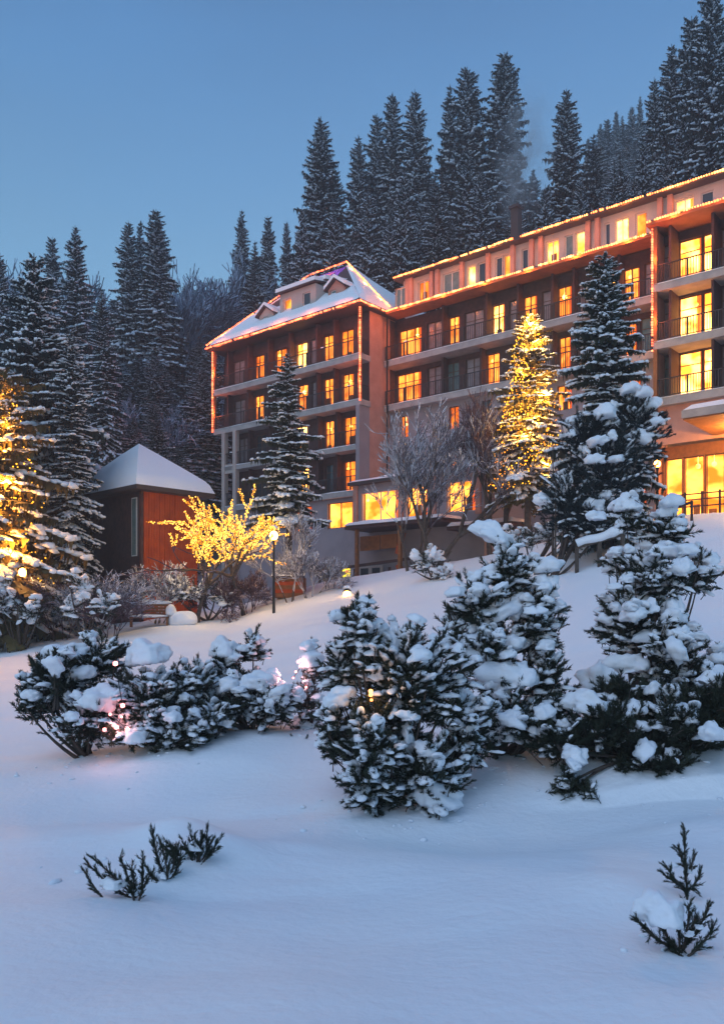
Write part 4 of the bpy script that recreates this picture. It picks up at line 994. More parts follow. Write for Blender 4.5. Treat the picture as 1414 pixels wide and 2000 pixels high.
g = G(); hutw(g, i_-.06, i_+.1, i_-.06, i_+.1-.11, z0, z1); g.build('corner_post', M['timber'], hut)
for k in range(1):
    g = G(); y0 = i_+.35; hutw(g, i_-.05, i_-.005, y0, y0+.5, 3.9, z1-.4); wd = g.build('window', M['frame_white'], hut); g = G(); hutw(g, i_-.062, i_-.052, y0+.06, y0+.44, 3.96, z1-.46); g.build('pane', M['glass_teal'], wd)
g = G(); ap = (W_/2, WD/2, 9.5-zb); e = ez-zb; o_ = -.05
v = [(o_, o_, e), (W_-o_, o_, e), (W_-o_, WD-o_, e), (o_, WD-o_, e), ap]; v2 = [(x, y, z-.22) for x, y, z in v[:4]]
g.add(v+v2, [(5, 6, 7, 8), (0, 1, 6, 5), (1, 2, 7, 6), (2, 3, 8, 7), (3, 0, 5, 8)]); g.add(v, [(0, 1, 4), (1, 2, 4), (2, 3, 4), (3, 0, 4)]); rf = g.build('roof', M['slate'], hut)
g = G(); n = 26; nn = 16
for q in range(4):
    A_, B_ = np.array(v[q]), np.array(v[(q+1) % 4]); 
    u, w__ = np.meshgrid(np.linspace(0, 1, n), np.linspace(0, 1, nn)); P_ = (A_*(1-u)[..., None]+B_*u[..., None])*(1-w__)[..., None]+np.array(ap)*w__[..., None]
    ed = np.clip(w__*nn/1.6, 0, 1)**.5; P_[..., 2] += .01+.34*ed*(1+.12*vn2(P_[..., 0], P_[..., 1], 1.5, 3)); P_[..., 2] -= .25*np.clip(w__-.75, 0, 1)
    i = np.arange(nn-1)[:, None]*n+np.arange(n-1)[None]; g.add(P_.reshape(-1, 3), np.stack([i, i+1, i+n+1, i+n], -1).reshape(-1, 4))
o = g.build('roof_snow', M['snow'], hut, smooth=True); o['kind'] = 'stuff'

# ---------------------------------------------------------------- street lamps
def street_lamp(px, pyh, dep, label, power, pole=True, zb=None, r=.13):
    h = wp(px, pyh, dep); b = gz(h[0], h[1])-.2 if zb is None else zb; root = empty('street_lamp', (h[0], h[1], b), label=label, cat='street lamp'); H = h[2]-b
    g = G(); g.path([(0, 0, 0), (0, 0, H*.5), (0, 0, H-.22)], [.075, .055, .045], 8); g.build('pole', M['iron'], root, smooth=True)
    g = G(); v, f = ICO[1]; g.inst(v, [(f, 0)], np.eye(3)[None]*np.array((r, r, r*1.15))[None, None], np.array([(0, 0, H)])); g.build('lamp_globe', M['lamp_glow'], root, smooth=True)
    g = G(); g.path([(0, 0, H+r*1.05), (0, 0, H+r*1.2), (0, 0, H+r*1.9)], [r*1.1, r*.9, .01], 8); g.path([(0, 0, H-.24), (0, 0, H-r*1.05)], [.05, .08], 8); g.build('lamp_cap', M['iron'], root, smooth=True)
    g = G(); v, f = lump(2, 4, -.2); g.inst(v, [(f, 0)], np.eye(3)[None]*np.array((r*1.0, r*1.0, r*.6))[None, None], np.array([(0, 0, H+r*1.75)])); g.build('snow_cap', M['snow_pad'], root, smooth=True)
    lamp((0, 0, H+.02), power, size=r, parent=root); return root
street_lamp(535, 1046, 39.5, 'glowing street lamp on a dark post beside the fairy lit tree', 900, r=.20)
street_lamp(45, 1118, 38, 'glowing lamp at the foot of the lit tree on the left edge', 650, r=.18)
street_lamp(678, 1163, 40, 'low glowing path lamp in front of the hotel entrance behind the pines', 800, r=.20)
street_lamp(1283, 906, 33.5, 'lamp on a dark red post at the corner of the terrace', 300, r=.13)

# ---------------------------------------------------------------- trees close to the hotel
# dark irregular conifer before the hip roofed wing
def conifer(name, px, ytop, dep, half, seed, mats, label, cat, ybot=None, **k):
    tip = wp(px, ytop, dep); b = gz(tip[0], tip[1])-.2; H = tip[2]-b; R = half/F*dep; g_ = spruce_geo(H, R, seed, **k); return as_tree(name, g_, mats, (tip[0], tip[1], b), label=label, cat=cat), H, R
BRN = [spruce_branch(50+i, 1.3, 1.1) for i in range(4)]
conifer('stone_pine', 562, 688, 45, 98, 3, ('bark', 'needle', 'snow_pad'), 'tall dark conifer dotted with snow before the hip roofed wing', 'conifer', protos=BRN, step=.34, per=5, bare=.33, prof=.62, ragged=.5, tipdroop=.5)
# big snow laden one before the right end
conifer('spruce_tree', 1185, 492, 33, 128, 8, ('bark', 'needle', 'snow_pad'), 'big snow laden spruce standing before the right end of the hotel', 'spruce tree', protos=BRN, step=.26, per=7, bare=.09, prof=.55, ragged=.55, tipdroop=.8)
r_, _, _, _ = pine_bush('stone_pine', [(1110, 985, 62, 75, 31, .8), (1185, 930, 75, 80, 31, .9), (1240, 850, 60, 90, 31.5, .9), (1150, 860, 60, 70, 31.5, .8), (1165, 1010, 80, 45, 31, .8)], seed=21, tips=520, shoots=9, tuft=.30, padk=.30, snow=.45, big=.04, pad=(.12, .30), bigsize=(.18, .5), base=((1085-707)/F*31, 31.2), protos=TUFT, stems=10, m_need='needle_far', label='spreading pine with heavy snow pillows at the foot of the big right spruce', cat='pine tree')
# left: large spruce beside the hut and its neighbours
conifer('spruce_tree', 70, 492, 45, 160, 12, ('bark', 'needle_far', 'snow_pad'), 'large old spruce with long white edged boughs left of the hut', 'spruce tree', protos=BRN, step=.36, per=7, bare=.03, prof=.62, ragged=.45)
conifer('spruce_tree', 140, 640, 43, 76, 14, ('bark', 'needle_far', 'snow_pad'), 'darker spruce whose boughs reach over the left side of the hut roof', 'spruce tree', protos=BRN, step=.34, per=7, bare=.05, prof=.6, ragged=.45)
def clump(zz, rr, aa):
    k = vn(np.stack([np.cos(aa)*1.5, np.sin(aa)*1.5, zz*.9], 1), 9) > -.12+.3*(RNG.random(len(zz))-.5); return zz[k], rr[k], aa[k]
# lit conifer in the middle
lt, LH, LR = conifer('lit_conifer', 1032, 608, 41, 92, 5, ('bark', 'needle_glow_tint', 'snow_pad'), 'slim conifer wrapped in yellow lights before the middle wing', 'lit tree', protos=BRN, step=.34, per=6, bare=.24, prof=.45, ragged=.4, snow=.8)
n = 1700; u = RNG.random(n)**.75; zz = LH*(.99-.74*u); rr = LR*(1-zz/LH)**.6*RNG.uniform(.55, 1.02, n); aa = RNG.uniform(0, 2*pi, n); zz, rr, aa = clump(zz, rr, aa)
add_bulbs(lt, np.stack([rr*np.cos(aa), rr*np.sin(aa), zz], 1), 'bulb_yellow', .029)
for k in range(7):
    z_ = LH*(.93-.095*k); q = LR*(1-z_/LH)**.6*.75; lamp((q*cos(k*2.4-1.6)*.6, -abs(q*sin(k*2.4-1.6))*.7-.25, z_), 330, (1, .50, .09), .3, 'string_glow', lt)
# lit tree on the left edge
le, EH, ER = conifer('lit_conifer', -5, 720, 39, 165, 6, ('bark', 'needle_glow_tint', 'snow_pad'), 'lit conifer glowing orange at the left edge of the picture', 'lit tree', protos=BRN, step=.34, per=6, bare=.16, prof=.36, ragged=.45, snow=.6)
n = 1900; u = RNG.random(n)**.8; zz = EH*(.97-.75*u); rr = ER*(1-zz/EH)**.55*RNG.uniform(.3, .80, n); aa = RNG.uniform(0, 2*pi, n); zz, rr, aa = clump(zz, rr, aa)
add_bulbs(le, np.stack([rr*np.cos(aa), rr*np.sin(aa), zz], 1), 'bulb_yellow', .029)
for k in range(7):
    z_ = EH*(.90-.105*k); q = ER*(1-z_/EH)**.55*.72; lamp((q*.55*(1 if k % 2 else .4), -q*.75, z_), 380, (1, .40, .06), .3, 'string_glow', le)
# bare rimed trees before the middle wing
for (px, yt, dep, sd, sx, m_, lab) in ((848, 772, 42, 61, 1.05, 'frost_twig', 'wide bare tree with white rimed twigs before the annex windows'), (962, 765, 42.5, 67, .8, 'frost_brown', 'bare tree with mauve twigs between the rimed tree and the lit conifer')):
    t = wp(px, yt, dep); b = gz(t[0], t[1])-.2
    broadleaf('bare_tree', (t[0], t[1], b), sd, t[2]-b, m=m_, sx=sx, depth=6, trunks=2, tl=.34, r0=.17, spread=.5, up=.45, twig=.021, fan=3, kink=.28, label=lab, cat='bare tree')
t = wp(800, 850, 43); broadleaf('bare_tree', (t[0], t[1], gz(t[0], t[1])-.2), 71, t[2]-gz(t[0], t[1])+.2, m='frost_twig', sx=.95, depth=5, trunks=2, tl=.3, r0=.1, spread=.55, up=.3, twig=.02, label='smaller white rimed tree leaning over the annex roof', cat='bare tree')
# fairy lit tree beside the hut: thick pollard limbs wrapped in pale yellow lights
for (px, yt, dep, sd, H_, lab, mm, sx) in ((385, 975, 40.5, 81, None, 'small tree beside the hut with every limb wrapped in yellow lights', 'bulb_pale', 1.05), (478, 950, 41.5, 84, None, 'lit leaning tree between the wrapped tree and the street lamp', 'bulb_pale', 1.45)):
    t = wp(px, yt, dep); b = gz(t[0], t[1])-.2
    root, P_, Q_, A_, tp_ = broadleaf('lit_tree', (t[0], t[1], b), sd, t[2]-b, m='frost_brown', sx=sx, depth=3, trunks=1, tl=.55, r0=.13, spread=.8, up=.3, twig=.03, fan=6, kink=.38, label=lab, cat='lit tree')
    z_ = (P_[:, 2]+Q_[:, 2])/2; sel = (z_ > (t[2]-b)*.50); P2, Q2, A2 = P_[sel], Q_[sel], A_[sel]; out = []
    for j in range(len(P2)):
        L = np.linalg.norm(Q2[j]-P2[j]); n = max(1, int(L/.03)); tt = (np.arange(n)+RNG.random(n))/n; pp = P2[j]+(Q2[j]-P2[j])*tt[:, None]; out.append(pp+RNG.normal(0, 1, pp.shape)*(A2[j]+.02)*.75)
    out = np.concatenate(out); 
    if len(out) > 7000: out = out[RNG.choice(len(out), 7000, replace=False)]
    add_bulbs(root, out, mm, .030); lamp((0, -.8, (t[2]-b)*.7), 130, (1, .68, .25), .6, 'string_glow', root)
# trunk and twigs under them, shrubs along the terrace
def shrub(px, yt, dep, sd, sx, m_, lab, depth=5, tw=.014, trunks=5, r0=.04, name='bare_shrub', sp=.6):
    t = wp(px, yt, dep); b = gz(t[0], t[1])-.1
    return broadleaf(name, (t[0], t[1], b), sd, t[2]-b, m=m_, sx=sx, depth=depth, trunks=trunks, r0=r0, spread=sp, up=.2, twig=tw, fan=2, kink=.3, split=.03, label=lab, cat='shrub')
shrub(305, 1092, 41, 91, 1.1, 'frost_twig', 'rimed shrub with curling twigs before the orange hut wall', tw=.022)
shrub(195, 1112, 38, 92, 1.3, 'frost_twig', 'grey brown round shrub left of the snowy bench')
shrub(220, 1140, 37.5, 99, 1.0, 'frost_brown', 'small twiggy shrub at the right foot of the grey brown shrub')
shrub(120, 1120, 39, 93, 1.2, 'frost_brown', 'brown twiggy shrub between the lit edge tree and the round shrub')
shrub(440, 1115, 41.5, 94, .9, 'frost_brown', 'knotty mauve shrub below the leaning lit tree', tw=.02)
shrub(488, 1110, 42, 95, .8, 'frost_brown', 'dark upright shrub left of the street lamp', tw=.018)
shrub(605, 1068, 42, 96, .9, 'frost_twig', 'blue grey shrub right of the snow roofed stall', tw=.02)
shrub(645, 1085, 43, 97, .8, 'frost_twig', 'thin rimed shrub before the small lemon windows', tw=.016)
shrub(570, 985, 42, 98, .7, 'frost_twig', 'tall rimed bush between the lamp and the dark conifer trunk', tw=.02, trunks=3)
# dark shrubs with snow on the terrace edge
pine_bush('evergreen_shrub', [(375, 1150, 55, 28, 41, 1.), (440, 1165, 30, 22, 41, .6)], seed=31, tips=70, shoots=3, tuft=.35, snow=.4, pad=(.12, .25), protos=TUFTC, stems=6, label='low dark shrub with white caps under the wrapped tree', cat='shrub')
pine_bush('evergreen_shrub', [(160, 1140, 30, 30, 37, .8), (205, 1180, 40, 26, 36.5, .8), (135, 1185, 30, 26, 37, .7)], seed=32, tips=90, shoots=3, tuft=.32, snow=.55, pad=(.12, .28), protos=TUFTC, stems=8, label='snow capped evergreen shrub at the end of the left terrace', cat='shrub')
pine_bush('evergreen_shrub', [(62, 1190, 50, 26, 37, .9), (10, 1175, 30, 30, 37, .8)], seed=33, tips=80, shoots=3, tuft=.34, snow=.35, pad=(.12, .25), protos=TUFTC, stems=8, label='low dark shrub beneath the lamp at the left edge', cat='shrub')
pine_bush('evergreen_shrub', [(835, 1093, 38, 30, 38, .9), (868, 1122, 24, 14, 37.5, .6)], seed=34, tips=100, shoots=3, tuft=.26, snow=.35, big=.10, pad=(.10, .2), protos=TUFTC, stems=8, label='rounded dark shrub wearing a rim of snow left of the bare trunks', cat='shrub')
pine_bush('evergreen_shrub', [(1080, 1040, 70, 26, 35, 1.), (1010, 1052, 50, 20, 35, .8)], seed=35, tips=150, shoots=3, tuft=.28, snow=.7, pad=(.12, .26), protos=TUFTC, stems=8, label='snow speckled hedge shrub below the lit conifer', cat='shrub')

# bench, stall, fence
bp = wp(292, 1200, 39.3); bz = gz(bp[0], bp[1]); bench = empty('bench', (bp[0], bp[1], bz), radians(8), label='brown wooden bench under a thick rim of snow on the left terrace', cat='bench')
for k in range(4):
    g = G(); g.box(-.85, .85, .25, .29, .55+k*.14, .65+k*.14); g.build('slat', M['wood_warm'], bench)
g = G(); g.box(-.9, .9, -.2, .24, .42, .46); g.build('seat', M['wood_warm'], bench)
for sx in (-.85, .78):
    g = G(); g.box(sx, sx+.07, -.18, .33, 0, .419); g.box(sx, sx+.07, .3, .36, .419, 1.12); g.build('leg', M['wood_warm'], bench)
g = G()
for (x, y, z, a, b, c) in ((0, .29, 1.14, 1.05, .2, .14), (-.95, .1, .75, .2, .3, .35), (.98, .1, .72, .24, .3, .35), (0, 0, .5, .9, .25, .1), (1.5, .1, .3, .7, .4, .45)):
    v_, f = lump(3, int(abs(x)*10)+2, -.5, .15); g.inst(v_, [(f, 0)], np.diag((a, b, c))[None], np.array([(x, y, z)]))
o = g.build('snow', M['snow_pad'], bench, smooth=True); o['kind'] = 'stuff'
sp = wp(567, 1146, 44); sz = gz(sp[0], sp[1]); stall = empty('wooden_stall', (sp[0], sp[1], sz-.1), radians(-6), label='low brown wooden stall with a steep snow covered roof behind the street lamp', cat='stall')
for k in range(5):
    g = G(); g.box(-.75, .75, -.5, -.46, .05+k*.2, .235+k*.2); g.build('board', M['stain' if k % 2 else 'wood_warm'], stall)
g = G(); g.box(-.75, .75, -.455, .5, 0, 1.05); g.build('body', M['wood_warm'], stall)
g = G(); v_ = [(-.85, -.62, 1.0), (.85, -.62, 1.0), (.85, .35, 1.85), (-.85, .35, 1.85), (-.85, -.62, 1.1), (.85, -.62, 1.1), (.85, .35, 1.95), (-.85, .35, 1.95)]
g.add(v_, [(0, 1, 2, 3), (4, 5, 6, 7), (0, 1, 5, 4), (3, 2, 6, 7), (0, 3, 7, 4), (1, 2, 6, 5)]); g.build('roof', M['timber'], stall)
g = G(); sv = ZB; slope_patch(g, (-.86, -.64, 1.1+ZB), (.86, -.64, 1.1+ZB), (.86, .36, 1.95+ZB), (-.86, .36, 1.95+ZB), 16, 10, .14, 21); o = g.build('roof_snow', M['snow'], stall, smooth=True); o['kind'] = 'stuff'
# snow loaded barrier at the right
f0, f1 = wp(1126, 1122, 30.5), wp(1215, 1113, 30.); fb = np.array((f0[0], f0[1], gz(f0[0], f0[1])-.1)); fe = empty('wooden_fence', fb, label='dark wooden barrier carrying a thick roll of snow behind the upright pine', cat='fence')
q1 = np.array((f1[0]-f0[0], f1[1]-f0[1], 0)); dz = gz(f1[0], f1[1])-fb[2]-.1
for u in (0, .5, 1):
    p = q1*u; z0 = gz(fb[0]+p[0], fb[1]+p[1])-fb[2]-.15; g = G(); g.bar((p[0], p[1], z0), (p[0], p[1], .98+dz*u), .12, .12); g.build('post', M['bark'], fe)
g = G(); g.bar((-.05, 0, .98), q1+np.array((.05, 0, .98+dz)), .09, .09); g.build('rail', M['bark'], fe)
g = G(); n = 30; u = np.linspace(0, 1, n); P_ = np.stack([q1[0]*u, q1[1]*u, 1.14+dz*u+.03*np.sin(u*9)], 1); g.path(P_, .16+.05*vn2(u*5, u*0, .8, 2), 8); o = g.build('snow', M['snow_pad'], fe, smooth=True)

# handrail of the terrace steps
h0, h1 = wp(1287, 1003, 32.6), wp(1352, 980, 31.6); hr = empty('stair_handrail', (h0[0], h0[1], gz(h0[0], h0[1])-.1), label='dark handrail climbing towards the lit terrace', cat='handrail'); B_ = np.array(hr.location)
g = G(); g.bar(h0-B_, h1-B_, .09, .09); g.build('rail', M['timber'], hr)
for u in (.02, .5, .97):
    p = h0+(h1-h0)*u-B_; z_ = gz(p[0]+B_[0], p[1]+B_[1])-B_[2]-.15; g = G(); g.bar((p[0], p[1], z_), (p[0], p[1], p[2]-.045), .08, .08); g.build('post', M['timber'], hr)

# ---------------------------------------------------------------- foreground pines
mid, T_, D_, b_ = pine_bush('mugo_pine', [(790, 1330, 125, 120, 12.4, .9), (700, 1225, 48, 60, 12.2, .4), (725, 1480, 75, 115, 11.8, .6), (820, 1500, 90, 80, 12.0, .7), (650, 1420, 45, 70, 12.2, .5), (905, 1420, 60, 95, 12.6, .7), (668, 1300, 40, 60, 12.4, .4)],
    seed=41, tips=666, shoots=9, tuft=.185, snow=.8, big=.06, pad=(.032, .075), bigsize=(.06, .14), base=(.45, 12.4), stems=26, label='large bushy pine sprinkled with snow in the middle foreground', cat='pine')
pillows(mid, [(760, 1255, 40, 24, 12.2, -20), (660, 1370, 42, 26, 11.9, 8), (850, 1560, 60, 34, 11.7, -10), (800, 1400, 26, 16, 11.5, 5)])
up_, T_, D_, b_ = pine_bush('mountain_pine', [(985, 1110, 62, 50, 14.2, .7), (930, 1180, 62, 60, 14., .7), (1040, 1200, 48, 85, 14., .7), (960, 1280, 85, 70, 13.8, .8), (1065, 1330, 50, 85, 13.7, .6), (990, 1400, 85, 65, 13.5, .8), (880, 1240, 40, 45, 14., .5)],
    seed=43, tips=478, shoots=9, tuft=.20, snow=.85, big=.08, pad=(.04, .09), bigsize=(.09, .2), base=(2.25, 13.9), stems=22, label='pine with thick snow pillows rising behind the large bushy pine', cat='pine')
pillows(up_, [(965, 1050, 52, 24, 14., -28), (985, 1195, 62, 26, 13.7, 22), (925, 1280, 52, 40, 13.5, 0), (1000, 1325, 66, 44, 13.2, 12), (950, 1130, 36, 26, 13.8, 30), (870, 1270, 40, 30, 13.6, 0)])
rt, T_, D_, b_ = pine_bush('mountain_pine', [(1270, 1120, 85, 60, 15.2, .9), (1230, 1220, 70, 80, 15., .8), (1300, 1290, 85, 85, 14.8, .9), (1300, 1030, 50, 45, 15.4, .5), (1370, 1120, 30, 50, 15.2, .4), (1225, 1005, 32, 34, 15.6, .4), (1390, 1330, 60, 60, 14.6, .8)],
    seed=47, tips=444, shoots=9, tuft=.20, snow=.85, big=.10, pad=(.045, .10), bigsize=(.09, .22), base=(4.9, 15.), stems=22, label='upright snow laden pine before the white bank on the right', cat='pine')
pillows(rt, [(1228, 988, 27, 22, 15.2, 0), (1300, 1080, 46, 22, 14.9, -10), (1315, 1205, 28, 34, 14.5, 10), (1230, 1300, 50, 30, 14.4, 12), (1165, 1010, 22, 14, 15.2, 0), (1170, 1330, 44, 34, 14.3, 30)])
lo, T_, D_, b_ = pine_bush('mugo_pine', [(1180, 1420, 120, 62, 13.2, .9), (1320, 1420, 100, 75, 13., .9), (1080, 1440, 60, 50, 13., .6), (1215, 1350, 75, 35, 13.6, .6), (1400, 1380, 60, 60, 13., .8), (1290, 1490, 80, 40, 12.7, .6), (1215, 1500, 30, 30, 12.7, .3), (1110, 1530, 20, 45, 12.3, .2), (1150, 1545, 16, 18, 12.2, .2)],
    seed=53, tips=615, shoots=9, tuft=.20, snow=.24, big=.02, pad=(.035, .08), bigsize=(.1, .2), base=(4.2, 13.1), stems=30, m_need='needle', label='low dark pine thicket with bare brown stems under the upright pine', cat='pine')
pillows(lo, [(1155, 1385, 60, 30, 13., -14), (1395, 1330, 40, 30, 13.0, -20), (1120, 1480, 30, 22, 12.3, -20)])
l1, T_, D_, b_ = pine_bush('mugo_pine', [(120, 1330, 75, 62, 15.9, .8), (175, 1400, 75, 50, 15.5, .8), (80, 1360, 40, 50, 15.8, .6), (195, 1285, 55, 45, 16.2, .7)],
    seed=59, tips=324, shoots=9, tuft=.20, snow=.62, big=.06, pad=(.045, .10), bigsize=(.09, .2), base=(-5.1, 15.8), stems=18, label='leftmost pine of the snowy foreground clump, with long low boughs', cat='pine')
pillows(l1, [(120, 1285, 58, 26, 15.7, 20), (190, 1370, 40, 34, 15., -20)])
l2, T_, D_, b_ = pine_bush('mugo_pine', [(300, 1370, 100, 70, 15.9, .9), (350, 1420, 80, 50, 15.5, .8), (250, 1420, 60, 40, 15.4, .6), (390, 1340, 50, 55, 16.2, .7), (415, 1395, 60, 45, 15.9, .7)],
    seed=61, tips=80+393, shoots=9, tuft=.20, snow=.8, big=.06, pad=(.045, .10), bigsize=(.09, .2), base=(-3.7, 15.8), stems=20, label='middle pine of the left foreground clump under a blue white snow dome', cat='pine')
pillows(l2, [(290, 1283, 48, 32, 15.5, 8), (270, 1440, 34, 24, 14.9, 0)])
l3, T_, D_, b_ = pine_bush('mugo_pine', [(470, 1350, 60, 55, 16.6, .8), (520, 1370, 55, 50, 16.4, .7), (490, 1268, 36, 34, 17., .5), (440, 1300, 36, 36, 16.8, .5), (545, 1375, 50, 38, 16.3, .5), (430, 1380, 50, 45, 16.5, .6)],
    seed=67, tips=110+256, shoots=9, tuft=.20, snow=.75, big=.08, pad=(.05, .10), bigsize=(.09, .2), base=(-2.1, 16.5), stems=16, label='right pine of the left foreground clump with upright twigs at its top', cat='pine')
pillows(l3, [(440, 1272, 32, 26, 16.5, 0), (500, 1335, 42, 24, 16., -12)])
# thin reddish young conifer between the clumps
th, T_, D_, b_ = pine_bush('young_pine', [(612, 1300, 18, 55, 16.9, .2), (600, 1370, 34, 50, 16.8, .35), (590, 1420, 24, 26, 16.7, .3)], seed=71, tips=90, shoots=4, tuft=.15, snow=.35, pad=(.035, .07), base=(-1.0, 16.8), stems=10, m_need='needle_brown', label='thin brownish young pine left of the large bushy pine', cat='pine')
pine_bush('pine_sprig', [(592, 1450, 22, 20, 15.9, .2)], seed=72, tips=12, shoots=3, tuft=.13, snow=.3, pad=(.03, .05), stems=6, label='small sprig sticking out of the snow left of the large pine', cat='sprig')
pine_bush('young_pine', [(110, 1320, 9, 40, 15.0, .12)], seed=73, tips=26, shoots=4, tuft=.13, snow=.1, pad=(.03, .05), base=((110-707)/F*15, 15.), base_z=-1.6, stems=3, up=1.6, label='dark pointed leader in front of the leftmost pine', cat='sapling')
# fairy bulbs hidden in the clumps (pink and amber glow in the photograph)
fl = empty('fairy_lights', (-4.2, 15.0, -1.3), label='few pink fairy bulbs glowing inside the left foreground clump', cat='fairy lights')
p = np.array([wp(x, y, 15.0) for x, y in ((238, 1400), (228, 1420), (205, 1425), (250, 1425), (216, 1395), (240, 1378), (226, 1296))])-np.array(fl.location); add_bulbs(fl, p, 'bulb_pink', .035); lamp(p[1]+(0, -.15, 0), 5, (1, .45, .4), .1, 'bulb_light', fl)
g = G(); [g.bar(a, b, .012, .012) for a, b in zip(p, p[1:])]; g.build('cable', M['iron'], fl)
fl = empty('fairy_lights', wp(724, 1360, 11.6), label='single amber bulb among the needles of the large bushy pine', cat='fairy lights')
add_bulbs(fl, np.array([(0, 0, .02), (0.01, 0, -.05), (.0, -.0, .07)]), 'bulb_gold', .028); lamp((0, -.1, 0), 2.5, (1, .5, .1), .06, 'bulb_light', fl)
g = G(); g.bar((-.2, .05, .05), (.3, .02, -.1), .012, .012); g.build('cable', M['iron'], fl)
fl = empty('fairy_lights', wp(578, 1312, 16.6), label='pink glow of fairy bulbs beside the thin young pine', cat='fairy lights')
add_bulbs(fl, np.array([(0, 0, .0), (.1, .05, .1), (-.05, 0, -.12), (.2, .0, -.3)]), 'bulb_pink', .02); lamp((-.05, -.1, 0), 8, (1, .5, .5), .1, 'bulb_light', fl)
g = G(); g.bar((-.05, 0, -.12), (.1, .05, .1), .012, .012); g.bar((.1, .05, .1), (.2, 0, -.3), .012, .012); g.build('cable', M['iron'], fl)

# ---------------------------------------------------------------- shoots poking out of the near snow
def on_ground(px, py):
    d = np.linspace(4, 30, 1200); x = (px-707)/F*d; z = ground(x, d); y = HOR-z/d*F; i = np.argmax(y < py); return float(d[i])
def sprig(name, px, py, dep, stems, label, seed, tuft=.10, m='needle', snow=()):
    tuft *= 1.35
    dep = on_ground(px, py); r = np.random.default_rng(seed); b = wp(px, py, dep); root = empty(name, (b[0], b[1], gz(b[0], b[1])-.05), label=label, cat='sprig'); st = G(); g = G(); O = np.array(root.location)
    for (x0, y0, x1, y1, c_) in stems:
        p0 = wp(x0, y0, dep)-O; p1 = wp(x1, y1, dep)-O; p0[1] += r.normal(0, .05); p1[1] += r.normal(0, .08); n = 8; u = np.linspace(0, 1, n)[:, None]; md = (p0+p1)/2+np.array((c_, 0, -abs(c_)*.4)); pts = (1-u)**2*p0+2*u*(1-u)*md+u*u*p1
        st.path(pts, np.linspace(.010, .005, n), 5); k = max(4, int(np.linalg.norm(p1-p0)/(tuft*.16)))
        for j in range(k):
            uu = (j+.6)/k; q = (1-uu)**2*p0+2*uu*(1-uu)*md+uu*uu*p1; d_ = 2*(1-uu)*(md-p0)+2*uu*(p1-md); d_ = d_/np.linalg.norm(d_)+r.normal(0, .3, 3); L = tuft*r.uniform(.7, 1.2)
            v, f = TUFT[r.integers(4)]; g.inst(v, [(f, 0)], scl(frames(d_[None]), [(L, L*.62, L*.62)]), (q-d_*L*.3)[None])
    st.build('stems', M['bark'], root, smooth=True); o = g.build('needles', M[m], root); o['kind'] = 'stuff'
    for i, (x, y, rx, rz) in enumerate(snow):
        v, f = LUMP3[i % 3]; g = G(); c = wp(x, y, dep)-O; k = dep/F; g.inst(v, [(f, 0)], np.diag((rx*k, (rx+rz)*.5*k, rz*k))[None], c[None]); g.build('snow_pillow', M['snow_pad'], root, smooth=True)
    return root
sprig('pine_sprig', 250, 1755, 8.2, [(260, 1760, 168, 1690, -.05), (262, 1758, 185, 1668, .04), (265, 1755, 245, 1665, .03), (262, 1758, 262, 1690, .01), (270, 1758, 275, 1680, .03), (275, 1755, 300, 1700, -.02), (205, 1752, 165, 1700, -.02)], 'half buried twigs lowest at the left of the near snow', 81, tuft=.085, snow=[(222, 1728, 24, 13), (265, 1745, 12, 6)])
sprig('pine_sprig', 320, 1720, 8.6, [(325, 1735, 295, 1630, -.04), (330, 1715, 310, 1650, .03), (335, 1705, 345, 1650, .02), (325, 1735, 290, 1700, -.02), (330, 1720, 350, 1680, .03)], 'dark upright twig cluster in the middle of the left near shoots', 82, tuft=.10, snow=[(322, 1712, 12, 6)])
sprig('pine_sprig', 370, 1680, 8.8, [(360, 1690, 335, 1650, .02), (375, 1685, 372, 1640, 0), (385, 1685, 400, 1625, .02), (395, 1680, 415, 1640, .02), (405, 1660, 408, 1622, 0), (350, 1680, 330, 1660, 0), (380, 1690, 360, 1650, .01), (390, 1690, 388, 1645, -.01), (400, 1680, 420, 1655, 0), (370, 1685, 348, 1668, 0)], 'dense dark tuft at the upper end of the left near shoots', 83, tuft=.12, snow=[(385, 1655, 20, 9), (355, 1672, 12, 6)])
yp = wp(1330, 1745, 6.9)
sprig('young_pine', 1335, 1750, 6.9, [(1335, 1760, 1332, 1618, 0), (1338, 1740, 1292, 1685, -.03), (1335, 1735, 1300, 1712, 0), (1340, 1740, 1366, 1705, .03), (1338, 1700, 1322, 1655, 0), (1338, 1720, 1355, 1668, 0), (1335, 1730, 1355, 1735, 0)], 'tiny upright pine poking out of the snow at the lower right', 84, tuft=.075, snow=[(1344, 1702, 8, 5), (1318, 1690, 8, 5), (1345, 1735, 10, 5)])
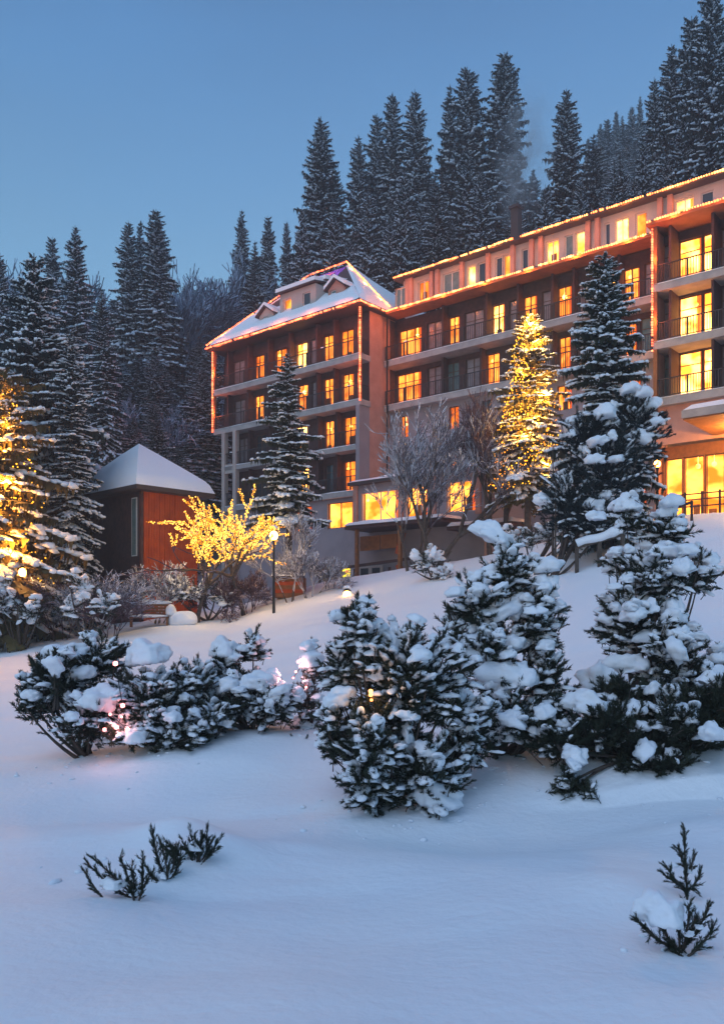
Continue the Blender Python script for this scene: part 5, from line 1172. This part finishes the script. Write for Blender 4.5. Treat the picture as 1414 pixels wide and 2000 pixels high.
sprig('pine_sprig', 1325, 1862, 6.35, [(1330, 1865, 1238, 1790, -.04), (1330, 1860, 1290, 1812, -.02), (1335, 1865, 1345, 1770, .03), (1335, 1862, 1385, 1770, .05), (1335, 1862, 1398, 1812, .04), (1330, 1868, 1310, 1850, 0), (1330, 1855, 1330, 1800, 0), (1340, 1860, 1365, 1800, 0)], 'dark bowl shaped pine shoots holding a snow cushion at the lower right', 85, tuft=.085, snow=[(1290, 1784, 46, 36), (1345, 1825, 10, 6), (1365, 1812, 8, 5)])

# clods of snow dropped from the boughs
rc = np.random.default_rng(77); g = G()
for (cx, cy, rr_, n_) in ((.4, 11.6, 1.5, 46), (3.4, 12.4, 2.4, 60), (-4.2, 15.0, 1.9, 44), (-2.6, 8.9, .8, 14), (2.4, 6.3, .5, 8), (2.0, 13.0, 1.2, 24)):
    a = rc.uniform(0, 6.28, n_); q = rr_*rc.uniform(.2, 1.15, n_); x = cx+q*np.cos(a); y = cy+q*.6*np.sin(a); s_ = rc.uniform(.008, .035, n_)*rc.uniform(.6, 1.3, n_)
    A = scl(rotz(rc.uniform(0, 6, n_)), np.stack([s_*rc.uniform(1, 1.8, n_), s_, s_*.7], 1)); v, f = LUMP1[1]; g.inst(v, [(f, 0)], A, np.stack([x, y, ground(x, y)+s_*.15], 1))
o = g.build('snow_clods', M['snow_pad'], smooth=True); tag(o, 'small clods of snow fallen around the foreground pines', kind='stuff')
# ---------------------------------------------------------------- cold evening air
hz = G(); hz.box(-215, 215, -20, 202, -4.5, 118)
hm = bpy.data.materials.new('haze'); hm.use_nodes = True; t = hm.node_tree; t.nodes.clear(); o_ = t.nodes.new('ShaderNodeOutputMaterial'); v_ = t.nodes.new('ShaderNodeVolumePrincipled'); v_.inputs['Density'].default_value = HAZE; v_.inputs['Color'].default_value = (.80, .88, .97, 1); v_.inputs['Anisotropy'].default_value = 0
t.links.new(v_.outputs[0], o_.inputs['Volume'])
if HAZE > 0:
    h_ = hz.build('haze', hm); tag(h_, 'cold bluish evening haze', kind='stuff')
